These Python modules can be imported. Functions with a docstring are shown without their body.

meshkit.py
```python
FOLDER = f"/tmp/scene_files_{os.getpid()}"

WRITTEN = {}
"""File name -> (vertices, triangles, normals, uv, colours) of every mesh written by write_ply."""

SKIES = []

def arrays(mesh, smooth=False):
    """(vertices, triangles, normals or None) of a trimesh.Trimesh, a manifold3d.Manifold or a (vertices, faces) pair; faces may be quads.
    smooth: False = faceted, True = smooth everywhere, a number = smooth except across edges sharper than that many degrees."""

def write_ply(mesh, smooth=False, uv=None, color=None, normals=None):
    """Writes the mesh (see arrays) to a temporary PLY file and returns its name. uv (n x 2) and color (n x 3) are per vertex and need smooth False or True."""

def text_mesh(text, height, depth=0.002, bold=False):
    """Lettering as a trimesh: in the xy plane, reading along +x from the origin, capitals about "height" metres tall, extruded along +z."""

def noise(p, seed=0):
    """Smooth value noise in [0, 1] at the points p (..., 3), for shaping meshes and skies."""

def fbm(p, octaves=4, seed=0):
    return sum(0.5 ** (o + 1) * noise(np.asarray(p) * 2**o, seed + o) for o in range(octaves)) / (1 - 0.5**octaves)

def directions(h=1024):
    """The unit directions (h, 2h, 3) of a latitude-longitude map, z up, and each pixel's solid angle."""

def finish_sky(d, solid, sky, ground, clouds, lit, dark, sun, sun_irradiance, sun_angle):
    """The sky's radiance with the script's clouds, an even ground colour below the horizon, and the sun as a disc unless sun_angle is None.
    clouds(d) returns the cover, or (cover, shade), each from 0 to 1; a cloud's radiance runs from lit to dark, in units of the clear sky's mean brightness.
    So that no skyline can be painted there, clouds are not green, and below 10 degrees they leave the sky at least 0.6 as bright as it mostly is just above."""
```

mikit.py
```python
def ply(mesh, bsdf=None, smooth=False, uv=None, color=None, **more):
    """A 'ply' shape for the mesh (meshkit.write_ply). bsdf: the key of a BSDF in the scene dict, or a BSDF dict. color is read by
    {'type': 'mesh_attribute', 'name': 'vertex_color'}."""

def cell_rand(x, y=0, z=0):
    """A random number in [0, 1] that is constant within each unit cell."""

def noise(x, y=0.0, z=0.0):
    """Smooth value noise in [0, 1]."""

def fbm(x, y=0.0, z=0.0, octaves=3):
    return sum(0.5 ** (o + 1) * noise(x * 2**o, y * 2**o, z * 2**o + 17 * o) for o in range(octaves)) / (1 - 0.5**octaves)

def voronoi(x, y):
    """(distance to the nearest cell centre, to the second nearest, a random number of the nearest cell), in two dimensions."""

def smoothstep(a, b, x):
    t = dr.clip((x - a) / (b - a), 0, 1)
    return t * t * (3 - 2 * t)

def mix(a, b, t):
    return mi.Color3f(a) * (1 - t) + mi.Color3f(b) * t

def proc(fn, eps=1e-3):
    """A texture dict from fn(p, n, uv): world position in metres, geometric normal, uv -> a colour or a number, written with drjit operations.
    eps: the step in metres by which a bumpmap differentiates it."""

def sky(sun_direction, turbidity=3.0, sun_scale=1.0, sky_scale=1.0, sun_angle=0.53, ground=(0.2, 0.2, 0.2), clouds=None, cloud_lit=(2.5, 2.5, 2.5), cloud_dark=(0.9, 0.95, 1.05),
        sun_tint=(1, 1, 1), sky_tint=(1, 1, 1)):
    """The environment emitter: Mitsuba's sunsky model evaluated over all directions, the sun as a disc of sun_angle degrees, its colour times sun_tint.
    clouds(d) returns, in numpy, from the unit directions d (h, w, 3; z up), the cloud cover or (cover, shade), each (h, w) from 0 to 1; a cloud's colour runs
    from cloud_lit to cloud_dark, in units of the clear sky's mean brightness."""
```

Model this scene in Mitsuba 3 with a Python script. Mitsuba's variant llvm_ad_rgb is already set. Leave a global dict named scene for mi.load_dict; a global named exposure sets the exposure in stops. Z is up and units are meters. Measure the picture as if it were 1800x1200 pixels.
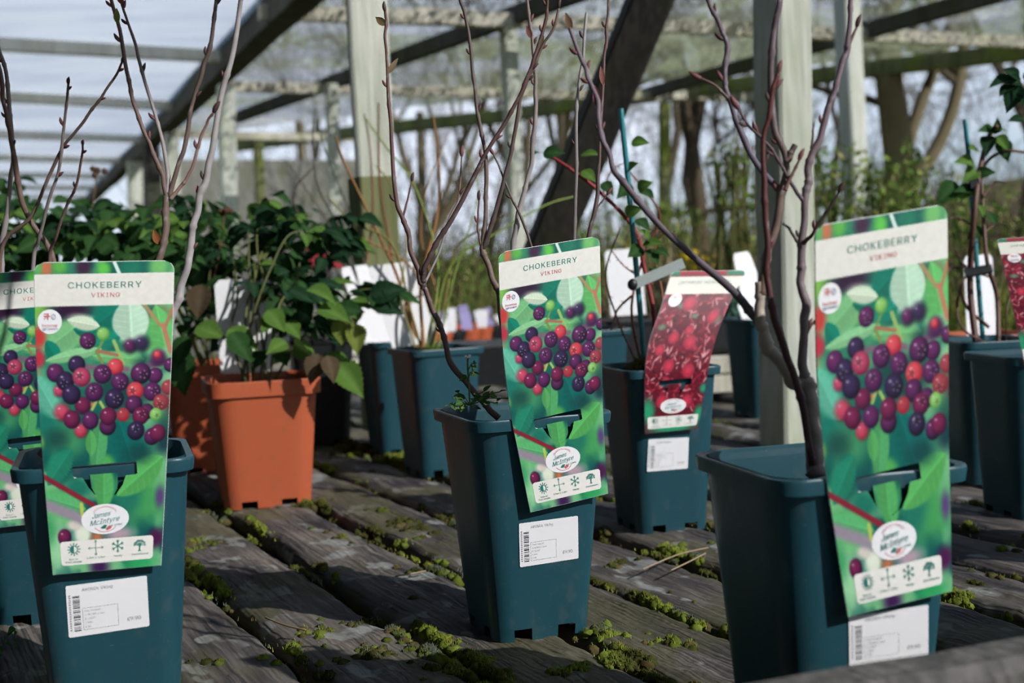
import math, numpy as np, mitsuba as mi, drjit as dr, mikit, meshkit
from mikit import noise, fbm, smoothstep, mix
from shapely.geometry import Polygon, Point, box as sbox
from shapely.ops import nearest_points
from scipy.interpolate import PchipInterpolator
RNG = np.random.default_rng(7)
A = np.array
scene, labels = {}, {}

# ------------------------------------------------------------------ camera, sky, sun, exposure
# world: deck top is z = 0, y runs away from the viewer, metres
F = 2300.0
_p, _r = math.atan2(150, F), math.radians(2.0)
CAM = A([0, 0, 0.42])
FWD = A([0, math.cos(_p), -math.sin(_p)])
_u0 = np.cross([1.0, 0, 0], FWD)
RIGHT = math.cos(_r) * A([1.0, 0, 0]) - math.sin(_r) * _u0
UP = math.sin(_r) * A([1.0, 0, 0]) + math.cos(_r) * _u0
scene['camera'] = {'type': 'thinlens', 'fov': 2 * math.degrees(math.atan(900 / F)), 'fov_axis': 'x',
                   'aperture_radius': 0.0038, 'focus_distance': 1.37, 'near_clip': 0.05, 'far_clip': 500.0,
                   'to_world': mi.ScalarTransform4f().look_at(origin=CAM.tolist(), target=(CAM + FWD).tolist(), up=UP.tolist())}
SUN = A([0.68, -0.52, 0.55])
exposure = 1.55


def cloud(d):
    n = meshkit.fbm(d * A([2.2, 2.2, 5.0]) + 3.1, 4, 5)
    haze = 1 - np.clip((d[..., 2] - 0.22) / 0.35, 0, 1)          # thin bright cloud low all round, mostly clear blue overhead
    return np.clip((n - 0.34) * 3.0, 0, 1) * (0.12 + 0.75 * haze) + 0.12 * haze, np.clip((n - 0.55) * 2, 0, 1) * 0.5


scene['sky'] = mikit.sky(SUN, turbidity=3.0, sun_scale=1.0, sky_scale=1.0, ground=(0.12, 0.12, 0.09), clouds=cloud, sun_tint=(0.90, 1.10, 1.62),
                         cloud_lit=(3.9, 4.3, 5.0), cloud_dark=(2.6, 2.8, 3.3))


# ------------------------------------------------------------------ helpers
def at(px, py, d):
    """the point seen at a photograph pixel, d metres ahead"""
    return CAM + (FWD + RIGHT * (px - 900) / F + UP * (600 - py) / F) * d


def deck(px, py, z=0.0):
    v = FWD + RIGHT * (px - 900) / F + UP * (600 - py) / F
    return CAM + v * (z - CAM[2]) / v[2]


def hit(px, py, p0, n):
    px, py = np.asarray(px, float)[..., None], np.asarray(py, float)[..., None]
    v = FWD + RIGHT * (px - 900) / F + UP * (600 - py) / F
    return CAM + v * (((p0 - CAM) @ n) / (v @ n))[..., None]


def lin(c):
    c = np.asarray(c, float)
    c = c / 255.0 if c.max() > 1.0 else c
    return np.where(c <= 0.04045, c / 12.92, ((c + 0.055) / 1.055) ** 2.4)


_used = {}


def numbered(name):
    k = _used.get(name, 0)
    _used[name] = k + 1
    return name if k == 0 else f'{name}_{k:03d}'


def thing(name, label=None, cat=None, group=None, kind=None):
    key = numbered(name)
    d = {}
    if label: d['label'] = label
    if cat: d['category'] = cat
    if group: d['group'] = group
    if kind: d['kind'] = kind
    if d: labels[key] = d
    return key


def part(parent, name, mesh, bsdf, smooth=False, color=None, uv=None, label=None, kind=None):
    key = numbered(f'{parent}__{name}')
    scene[key] = mikit.ply(mesh, bsdf, smooth=smooth, color=color, uv=uv)
    d = {}
    if label: d['label'] = label
    if kind: d['kind'] = kind
    if d: labels[key] = d
    return key


def part_ref(parent, name, ply, m, label=None):
    key = numbered(f'{parent}__{name}')
    scene[key] = {**ply, 'to_world': mi.ScalarTransform4f(np.asarray(m).tolist())}
    if label: labels[key] = {'label': label}
    return key


def frame(p, x, y, z):
    m = np.eye(4)
    m[:3, 0], m[:3, 1], m[:3, 2], m[:3, 3] = x, y, z, p
    return m


def unit(v):
    v = np.asarray(v, float)
    return v / max(np.linalg.norm(v), 1e-9)


def join(*ms):
    vs, fs, cs, k = [], [], [], 0
    for m in ms:
        vs.append(m[0]); fs.append(np.asarray(m[1]) + k); k += len(m[0])
        if len(m) > 2: cs.append(m[2])
    return (np.vstack(vs), np.vstack(fs)) + ((np.vstack(cs),) if cs else ())


def grid_faces(nr, nc, wrap=False):
    r, c = np.meshgrid(np.arange(nr - 1), np.arange(nc if wrap else nc - 1), indexing='ij')
    a, b = r * nc + c, r * nc + (c + 1) % nc
    return np.vstack([np.stack([a, b, b + nc], -1).reshape(-1, 3), np.stack([a, b + nc, a + nc], -1).reshape(-1, 3)])


def bar(p0, p1, w, h, up=(0, 0, 1), bevel=0.004, segs=1, wob=0.0, seed=0):
    """a timber of section w x h with chamfered edges between two points"""
    p0, p1 = np.asarray(p0, float), np.asarray(p1, float)
    d = unit(p1 - p0)
    s = unit(np.cross(d, up)); t = np.cross(s, d)
    b = bevel
    pr = A([[-w/2+b, -h/2], [w/2-b, -h/2], [w/2, -h/2+b], [w/2, h/2-b], [w/2-b, h/2], [-w/2+b, h/2], [-w/2, h/2-b], [-w/2, -h/2+b]])
    rings = []
    for i in range(segs + 1):
        q = p0 + (p1 - p0) * i / segs
        o = (np.random.default_rng(seed + i).normal(0, wob, 2) if wob else (0, 0))
        rings.append(q + (pr[:, :1] + o[0]) * s + (pr[:, 1:] + o[1]) * t)
    v = np.vstack(rings)
    f = grid_faces(segs + 1, 8, True)[:, ::-1]
    cap = A([[0, k, k + 1] for k in range(1, 7)])
    return v, np.vstack([f, cap, cap[:, ::-1] + segs * 8])


def catmull(P, n):
    P = np.asarray(P, float)
    Q = np.vstack([2 * P[0] - P[1], P, 2 * P[-1] - P[-2]])
    out = []
    for i in range(1, len(Q) - 2):
        t = np.linspace(0, 1, n, endpoint=False)[:, None]
        a, b, c, d = Q[i-1], Q[i], Q[i+1], Q[i+2]
        out.append(0.5 * (2*b + (c-a)*t + (2*a-5*b+4*c-d)*t**2 + (3*b-a-3*c+d)*t**3))
    return np.vstack(out + [P[-1:]])


def tube(P, R, sides=6, cap=True):
    P = np.asarray(P, float); n = len(P)
    R = np.broadcast_to(np.asarray(R, float), (n,))
    T = np.gradient(P, axis=0); T /= np.linalg.norm(T, axis=1, keepdims=True) + 1e-12
    ref = A([0, 0, 1.0]) if abs(T[0][2]) < 0.9 else A([1.0, 0, 0])
    x = unit(np.cross(T[0], ref)); a = np.arange(sides) * 2 * math.pi / sides
    rings = []
    for i in range(n):
        x = unit(x - T[i] * (x @ T[i])); y = np.cross(T[i], x)
        rings.append(P[i] + R[i] * (np.cos(a)[:, None] * x + np.sin(a)[:, None] * y))
    v = np.vstack(rings); f = grid_faces(n, sides, True)
    if cap:
        v = np.vstack([v, P[:1], P[-1:]])
        k = np.arange(sides); k2 = (k + 1) % sides
        f = np.vstack([f, np.stack([k * 0 + n * sides, k2, k], 1), np.stack([k * 0 + n * sides + 1, k + (n-1) * sides, k2 + (n-1) * sides], 1)])
    return v, f


def ctube(P, R, col, sides=6, seed=0, var=0.25):
    v, f = tube(P, R, sides)
    n = meshkit.fbm(v * 160 + seed, 3, seed)[:, None]
    return v, f, np.clip(np.asarray(col) * (1 + var * 2 * (n - 0.5)), 0, 1)


def ellipsoid(c, r, sub=8, axis=None, seed=None, bump=0.0):
    th, ph = np.meshgrid(np.linspace(0, math.pi, sub + 1), np.arange(sub * 2) * math.pi / sub, indexing='ij')
    d = np.stack([np.sin(th) * np.cos(ph), np.sin(th) * np.sin(ph), np.cos(th)], -1).reshape(-1, 3)
    k = 1.0
    if bump: k = 1 + bump * (meshkit.fbm(d * 3 + (seed or 0), 3, seed or 0)[:, None] - 0.5) * 2
    v = d * k * np.asarray(r)
    if axis is not None:
        z = unit(axis); x = unit(np.cross(z, [0.3, 1, 0.1])); y = np.cross(z, x)
        v = v @ np.stack([x, y, z])
    return v + np.asarray(c), grid_faces(sub + 1, sub * 2, True)


def boxm(c, s, yaw=0.0, bevel=0.003):
    c, s = np.asarray(c, float), np.asarray(s, float)
    e = A([math.cos(yaw), math.sin(yaw), 0])
    return bar(c - e * s[0] / 2, c + e * s[0] / 2, s[1], s[2], bevel=min(bevel, s[1] / 4, s[2] / 4))


def rot(yaw):
    c, s = math.cos(yaw), math.sin(yaw)
    return A([[c, -s, 0], [s, c, 0], [0, 0, 1.0]])


# ------------------------------------------------------------------ materials
def rgb(c): return {'type': 'rgb', 'value': [float(x) for x in c]}
def twos(b): return {'type': 'twosided', 'bsdf': b}
def principled(c, rough=0.5, **k):
    c = c if isinstance(c, dict) else rgb(c)
    return {'type': 'principled', 'base_color': c, 'roughness': rough, 'specular': k.pop('spec', 0.5), **k}
VC = {'type': 'mesh_attribute', 'name': 'vertex_color'}

ANG = math.radians(26.5)
AX, AZ = math.sin(ANG), math.cos(ANG)         # planks run along (-AX, AZ), side by side along (AZ, AX)


def wood_deck(p, n, uv):
    s, t = -AX * p.x + AZ * p.y, AZ * p.x + AX * p.y
    grain = fbm(t * 260, s * 9, p.z * 60, 3)
    big = fbm(s * 7, t * 22, p.z * 5, 3)
    base = mix((0.028, 0.026, 0.029), (0.132, 0.115, 0.095), smoothstep(0.25, 0.8, big * 0.65 + grain * 0.4))
    base = base * (0.62 + 0.75 * grain)
    lich = smoothstep(0.64, 0.74, fbm(s * 22 + 5, t * 34, p.z * 8, 3))
    base = mix(base, (0.26, 0.27, 0.25), lich * 0.7)
    green = smoothstep(0.52, 0.68, fbm(s * 5 + 30, t * 12 + 9, 0.0, 3))
    return mix(base, (0.068, 0.066, 0.024), green * 0.6)


def wood_bump(p, n, uv):
    s, t = -AX * p.x + AZ * p.y, AZ * p.x + AX * p.y
    return fbm(t * 300, s * 14, p.z * 80, 2) + 0.5 * noise(s * 170, t * 170, p.z * 90)


def timber(lo, hi, alg, k):
    def fn(p, n, uv):
        g = fbm(p.x * 120, p.y * 120, p.z * 5, 3)
        st = fbm(p.x * 14 + 4, p.y * 14, p.z * 2.5, 3)
        c = mix(lo, hi, smoothstep(0.2, 0.8, 0.6 * g + 0.4 * st))
        return mix(c, alg, smoothstep(0.45, 0.75, fbm(p.x * 9, p.y * 9, p.z * 3.5 + 8, 4)) * k)
    return mikit.proc(fn)


def sheet_right(p, n, uv):
    st = fbm(p.x * 2.2, p.y * 1.1, 1.0, 4)
    a = smoothstep(0.36, 0.58, fbm(p.x * 0.8 + 3, p.y * 1.6, 2.0, 4))
    c = mix((0.50, 0.55, 0.60), (0.80, 0.85, 0.92), smoothstep(0.3, 0.7, st))
    c = mix(c, (0.42, 0.46, 0.20), a * 0.8)
    return mix(c, (0.16, 0.16, 0.13), smoothstep(0.60, 0.72, fbm(p.x * 3.1 + 9, p.y * 0.8, 5.0, 4)) * 0.6)


def sheet_left(p, n, uv):
    st = fbm(p.x * 1.3, p.y * 3.0, 3.0, 4)
    return mix((0.70, 0.77, 0.84), (0.86, 0.91, 0.95), smoothstep(0.3, 0.7, st))


def soil_c(p, n, uv):
    return mix((0.012, 0.009, 0.007), (0.06, 0.042, 0.03), fbm(p.x * 260, p.y * 260, p.z * 260, 3))


def ground_c(p, n, uv):
    a = fbm(p.x * 0.9, p.y * 0.9, 0.0, 4); b = fbm(p.x * 9, p.y * 9, 0.0, 3)
    return mix(mix((0.10, 0.13, 0.035), (0.17, 0.14, 0.075), smoothstep(0.35, 0.65, a)), (0.06, 0.06, 0.03), b * 0.6)


def pot_dirt(c, dirt):
    def fn(p, n, uv):
        f = fbm(p.x * 90, p.y * 90, p.z * 45, 3)
        sp = smoothstep(0.80, 0.86, fbm(p.x * 420, p.y * 420, p.z * 420, 2))
        return mix(mix(c, dirt, smoothstep(0.55, 0.85, f) * 0.22), dirt, sp * 0.5)
    return mikit.proc(fn)


B = {
    'm_deck': twos({'type': 'bumpmap', 'arbitrary': mikit.proc(wood_bump, 6e-4), 'scale': 0.0022, 'bsdf': principled(mikit.proc(wood_deck), 0.75, spec=0.35)}),
    'm_post': twos(principled(timber((0.34, 0.36, 0.29), (0.60, 0.61, 0.52), (0.28, 0.33, 0.18), 0.5), 0.85, spec=0.2)),
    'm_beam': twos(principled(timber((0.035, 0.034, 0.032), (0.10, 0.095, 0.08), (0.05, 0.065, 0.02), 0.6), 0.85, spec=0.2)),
    'm_batten_sunlit': twos(principled(timber((0.52, 0.50, 0.44), (0.76, 0.74, 0.66), (0.45, 0.46, 0.32), 0.4), 0.85, spec=0.2)),  # batten wood lightened: sunlight on the left battens is put into the colour
    'm_brace_shaded': twos(principled(timber((0.016, 0.015, 0.013), (0.050, 0.045, 0.036), (0.045, 0.050, 0.020), 0.6), 0.8, spec=0.2)),  # beam timber made darker: the brace's shade is put into its colour
    'm_batten': twos(principled(timber((0.36, 0.33, 0.26), (0.60, 0.57, 0.46), (0.26, 0.28, 0.10), 0.5), 0.85, spec=0.2)),
    'm_mossy': twos(principled(timber((0.09, 0.10, 0.04), (0.24, 0.25, 0.12), (0.20, 0.25, 0.03), 0.8), 0.9, spec=0.1)),
    'm_rail': twos({'type': 'bumpmap', 'arbitrary': mikit.proc(wood_bump, 6e-4), 'scale': 0.002, 'bsdf': principled(timber((0.05, 0.048, 0.045), (0.16, 0.15, 0.135), (0.03, 0.03, 0.028), 0.6), 0.7, spec=0.3)}),
    'm_sheet_l': {'type': 'principledthin', 'base_color': mikit.proc(sheet_left), 'roughness': 0.6, 'diff_trans': 1.6, 'eta': 1.3},
    'm_sheet_r': {'type': 'principledthin', 'base_color': mikit.proc(sheet_right), 'roughness': 0.6, 'diff_trans': 1.5, 'eta': 1.3},
    'm_clear': {'type': 'thindielectric', 'int_ior': 1.45},
    'm_pot': twos(principled(pot_dirt((0.013, 0.062, 0.080), (0.10, 0.11, 0.10)), 0.36, spec=0.45)),
    'm_pot_black': twos(principled(pot_dirt((0.010, 0.011, 0.012), (0.05, 0.045, 0.04)), 0.4)),
    'm_pot_orange': twos(principled(pot_dirt((0.44, 0.10, 0.040), (0.22, 0.12, 0.08)), 0.42, spec=0.4)),
    'm_soil': twos(principled(mikit.proc(soil_c), 0.95, spec=0.1)),
    'm_ground': twos(principled(mikit.proc(ground_c), 0.95, spec=0.1)),
    'm_print': twos(principled(VC, 0.45, spec=0.22)),
    'm_white': twos(principled((0.80, 0.80, 0.80), 0.4)),
    'm_cream': twos(principled((0.78, 0.76, 0.70), 0.4)),
    'm_ink_teal': twos(principled((0.015, 0.17, 0.13), 0.5)),
    'm_ink_red': twos(principled((0.50, 0.12, 0.12), 0.5)),
    'm_ink_blue': twos(principled((0.06, 0.06, 0.20), 0.5)),
    'm_ink_black': twos(principled((0.02, 0.02, 0.025), 0.5)),
    'm_ink_grey': twos(principled((0.20, 0.20, 0.22), 0.5)),
    'm_stake': twos(principled((0.02, 0.20, 0.22), 0.4)),
    'm_grey_clip': twos(principled((0.42, 0.47, 0.44), 0.4)),
    'm_bark': twos(principled(VC, 0.55, spec=0.4)),
    'm_leaf': {'type': 'principledthin', 'base_color': VC, 'roughness': 0.42, 'diff_trans': 0.55, 'eta': 1.45},
    'm_far': twos({'type': 'diffuse', 'reflectance': VC}),
    'm_moss': twos({'type': 'diffuse', 'reflectance': VC}),
    'm_red': twos(principled((0.45, 0.04, 0.05), 0.5)),
    'm_purple': twos(principled((0.30, 0.27, 0.50), 0.5)),
}
scene.update(B)

# ------------------------------------------------------------------ setting: ground, deck of planks
thing('ground', kind='structure')
gx, gy = np.meshgrid(np.linspace(-60, 60, 121), np.linspace(-12, 110, 121))
gz = -0.5 + 0.12 * (meshkit.fbm(np.stack([gx * 0.2, gy * 0.2, gx * 0], -1), 3, 2) - 0.5) + np.clip((gy - 26) / 40, 0, 1) ** 2 * 4.2 / (1 + np.exp(-(gx - 0.30 * gy) / 2.0)) - 0.25 * np.clip((gy - 12) / 20, 0, 1) * (gx < 0.25 * gy)
gv = np.stack([gx, gy, gz], -1).reshape(-1, 3)
scene['ground'] = mikit.ply((gv, grid_faces(121, 121)), 'm_ground', smooth=True)

labels['floor'] = {'kind': 'structure', 'label': 'raised slatted deck of dark weathered mossy planks'}
_used['floor'] = 1
PITCH, N0 = 0.1475, 0.172                  # plank spacing and the middle of the first plank, along (AZ, AX)
S0 = 0.60                                  # planks begin here along their length


def dp(s, t, z=0.0):
    return np.stack([-AX * s + AZ * t, AZ * s + AX * t, z + 0 * s], -1)


def plank_edge(i, side, s):
    q = np.stack([s * 3.0, s * 0 + i * 7.3, s * 0 + side * 3.7], -1)
    q2 = np.stack([s * 22.0, s * 0 + i * 5.1, s * 0 + side * 2.7], -1)
    return 0.0635 + 0.006 * (meshkit.fbm(q, 2, 3) - 0.5) * 2 + 0.005 * (meshkit.fbm(q2, 3, 8) - 0.5) * 2


def plank_top(i, s, t):
    q = np.stack([s * 4, t * 9, s * 0 + i], -1); q2 = np.stack([s * 40, t * 60, s * 0 + i], -1)
    return 0.006 * (meshkit.fbm(q, 2, 11) - 0.5) * 2 + 0.0035 * (meshkit.fbm(q2, 3, 12) - 0.5) * 2 + 0.004 * math.sin(i * 2.3)


for i in range(-4, 25):
    near = -1 <= i <= 7
    c = N0 + i * PITCH
    # the deck ends where its end rail stands
    smax = 5.6 if i > 1 else 4.8
    s = np.arange(S0 + 0.01 * math.sin(i * 5), smax, 0.012 if near else 0.05)
    k = 15 if near else 9
    w = np.linspace(-1, 1, k)
    L, Rr = plank_edge(i, 0, s), plank_edge(i, 1, s)
    S = np.repeat(s[:, None], k, 1)
    T = np.where(w[None] < 0, w[None] * L[:, None], w[None] * Rr[:, None])
    Z = plank_top(i, S, T + c) - 0.010 * np.abs(w[None]) ** 9
    top = dp(S, T + c, 0) + np.stack([S * 0, S * 0, Z], -1)
    lo1 = dp(S[:, -1:], T[:, -1:] * 0.97 + c, 0) + A([0, 0, -0.034])
    lo0 = dp(S[:, :1], T[:, :1] * 0.97 + c, 0) + A([0, 0, -0.034])
    ring = np.concatenate([top, lo1, lo0], 1)
    v = ring.reshape(-1, 3); m = k + 2
    f = grid_faces(len(s), m, True)
    e = A([[0, j, j + 1] for j in range(1, m - 1)])
    part('floor', 'plank', (v, np.vstack([f, e[:, ::-1], e + (len(s) - 1) * m])), 'm_deck', smooth=True)
for s in (0.9, 2.4, 3.9, 5.2):              # bearers under the planks
    part('floor', 'bearer', bar(dp(A(s), A(-0.5), -0.075), dp(A(s), A(3.8), -0.075), 0.07, 0.075), 'm_beam')

# ------------------------------------------------------------------ setting: roof of sheets on timber
ZR = 1.62
labels['ceiling'] = {'kind': 'structure', 'label': 'low timber roof with pale plastic sheeting'}
_used['ceiling'] = 1


def roof(px, py, z=ZR):
    return deck(px, py, z)


b0, b1 = roof(545, -40), roof(190, 318)
bd = unit(b1 - b0)
b0x = b0 - bd * 1.2
e0, e1 = roof(2000, 65), roof(470, 250)
ed = unit(e1 - e0)


def sheet(poly_fn, nu, nv, sag, seed):
    U, V = np.meshgrid(np.linspace(0, 1, nu), np.linspace(0, 1, nv), indexing='ij')
    P = poly_fn(U[..., None], V[..., None])
    P[..., 2] += sag * (meshkit.fbm(P * A([1.2, 0.5, 0]), 3, seed) - 0.5) * 2
    return P.reshape(-1, 3), grid_faces(nu, nv)


# pale sheet left of the long beam
lb0, lb1 = b0x, b0 + bd * 26
lw = A([-9.0, -0.6, 0.0])
part('ceiling', 'sheet', sheet(lambda u, v: lb0 + (lb1 - lb0) * v + lw * u + A([0, 0, 0.05]), 30, 80, 0.03, 4), 'm_sheet_l', smooth=True, label='white translucent plastic sheet')
# mossy sheet between the long beam and the far edge beam
rb0, rb1 = b0 + A([0.05, 0, 0]), b0 + bd * 7.6
rs_v, rs_f = sheet(lambda u, v: (rb0 + (rb1 - rb0) * v) * (1 - u) + ((roof(2100, -60)) * (1 - v) + e0 * v) * u * 1.0 + A([0, 0, 0.05]), 340, 190, 0.03, 9)
part('ceiling', 'sheet', sheet(lambda u, v: (rb0 + (rb1 - rb0) * v) * (1 - u) + ((roof(2100, -60)) * (1 - v) + e0 * v) * u * 1.0 + A([0, 0, 0.056]), 60, 50, 0.03, 9), 'm_clear', smooth=True, label='clear plastic sheet')
rm = rs_v[rs_f].mean(1)
q = np.repeat(np.random.default_rng(6).random(len(rs_f) // 2), 1)
q = np.concatenate([q, q])                       # both triangles of a cell go together
cover = 0.40 + 0.9 * (meshkit.fbm(rm * A([0.9, 1.7, 0]) + 5, 4, 61) - 0.45) + 0.5 * (meshkit.fbm(rm * A([5, 0.7, 0]) + 2, 3, 62) - 0.5)
rs_f = rs_f[q < cover]
part('ceiling', 'algae', (rs_v, rs_f), 'm_sheet_r', smooth=True, label='grey green algae and dirt lying on the clear sheet', kind='stuff')
# beams and battens
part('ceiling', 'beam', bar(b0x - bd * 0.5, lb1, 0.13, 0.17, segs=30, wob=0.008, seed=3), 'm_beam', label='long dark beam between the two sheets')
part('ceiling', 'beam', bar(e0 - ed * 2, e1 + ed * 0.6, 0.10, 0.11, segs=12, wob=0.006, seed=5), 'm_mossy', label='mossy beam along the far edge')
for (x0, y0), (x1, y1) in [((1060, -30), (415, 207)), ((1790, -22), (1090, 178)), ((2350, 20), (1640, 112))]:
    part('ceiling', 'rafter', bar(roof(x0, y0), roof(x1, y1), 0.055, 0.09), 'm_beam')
for (x0, y0), (x1, y1) in [((455, 22), (1250, 48)), ((1260, 50), (2000, 84)), ((380, 152), (1210, 170)), ((300, 236), (640, 243)), ((1180, 166), (1330, 172))]:
    part('ceiling', 'batten', bar(roof(x0, y0, ZR - .03), roof(x1, y1, ZR - .03), 0.05, 0.07), 'm_batten')
part('ceiling', 'batten', bar(roof(730, 28, ZR - .06), roof(835, 31, ZR - .06), 0.03, 0.075), 'm_batten')
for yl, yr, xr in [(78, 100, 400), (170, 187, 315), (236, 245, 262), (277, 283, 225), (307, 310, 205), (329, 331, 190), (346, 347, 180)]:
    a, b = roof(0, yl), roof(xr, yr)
    part('ceiling', 'batten', bar(a - (b - a) * 0.8, b, 0.06, 0.07), 'm_batten_sunlit')

# unseen canopy and left wall, added to keep skylight off the pots' left faces
for j in range(24):
    y0 = -5.6 + j * 0.36
    part('ceiling', 'board', bar(A([-2.6, y0, ZR + .1]), A([(0.95 if y0 < 0.7 else 0.2) + 0.10 * math.sin(j * 2.1), y0, ZR + .1]), 0.34, 0.025, up=(0, 0, 1)), 'm_beam')
thing('wall_added_left', kind='structure')
labels['wall_added_left']['label'] = 'added dark board wall left of the viewer to block sky light'
for j in range(8):
    part('wall_added_left', 'board', bar(A([-2.55, -4.0, -.4 + j * .27]), A([-2.55, 4.4, -.4 + j * .27]), 0.03, 0.26, up=(0, 0, 1)), 'm_beam')

# ------------------------------------------------------------------ setting: posts
UPA = (-AX, AZ, 0)


def post(label, pts, w, h, mat='m_post', up=UPA, group=None, segs=6, name='timber_post'):
    k = thing(name, label, 'post' if name == 'timber_post' else 'beam', group)
    part(k, 'shaft', bar(pts[0], pts[1], w, h, up=up, bevel=0.006, segs=segs, wob=0.0008, seed=len(scene)), mat)
    return k


pb = deck(1386, 783)
pt = at(1372, -40, pb[1] * 1.0 + 0.02); pt[2] = max(pt[2], 1.0)
top = pb + (pt - pb) / (pt[2] - pb[2]) * 1.62
pk = post('stout pale square post behind the right chokeberry with one face in shade', (pb, top), 0.088, 0.095)
d = 3.25
lp0, lp1 = at(655, 320, d), at(633, -40, d)
k = post('pale double post in the middle of the picture on a greener lower stump', (lp0, lp0 + (lp1 - lp0) * 1.9), 0.082, 0.03)
q0, q1 = at(682, 320, d + .05), at(666, -40, d + .05)
part(k, 'side_board', bar(q0, q0 + (q1 - q0) * 1.9, 0.03, 0.03, up=UPA), 'm_post')
q1 = at(653, 312, d); q0 = A([q1[0] + .02, q1[1], -0.5])
part(k, 'stump', bar(q0, q1, 0.095, 0.095, up=UPA), 'm_mossy', label='greenish lower stump')
br = post('thick dark slanting brace behind the centre label', (at(915, 545, 3.5), at(1150, -20, 3.15)), 0.10, 0.095, 'm_brace_shaded', up=(0.2, -1, 0.1), name='timber_brace')
_pp = post
for (x0, y0, x1, y1, d, w, mat, lab) in [
        (402, 345, 397, 150, 7.2, 0.085, 'm_post', 'pale slim post under the long beam above the terracotta pot'),
        (590, 420, 583, 148, 8.0, 0.07, 'm_post', 'slim post just left of the double post'),
        (910, 440, 893, 45, 6.8, 0.075, 'm_post', 'slim pale post rising behind the centre label'),
        (1500, 250, 1487, -30, 5.2, 0.08, 'm_post', 'pale post between the stout post and the forked tree'),
        (1168, 470, 1168, 180, 9.0, 0.065, 'm_mossy', 'thin mossy post in front of the bare trees behind the teal cane'),
        (458, 360, 453, 250, 10.5, 0.07, 'm_mossy', 'far greenish post in front of the grey board fence'),
        (305, 380, 300, 235, 10.0, 0.10, 'm_post', 'far post at the left under the long beam'),
        (238, 380, 236, 285, 13.0, 0.13, 'm_post', 'farthest post at the left below the long beam'),
        (270, 390, 266, 262, 12.0, 0.14, 'm_beam', 'dark far post beside the farthest pale post')]:
    a, b = at(x0, y0, d), at(x1, y1, d)
    a = b + (a - b) * (b[2] + 0.5) / (b[2] - a[2])
    post(lab, (a, b), w, w, mat)

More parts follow.
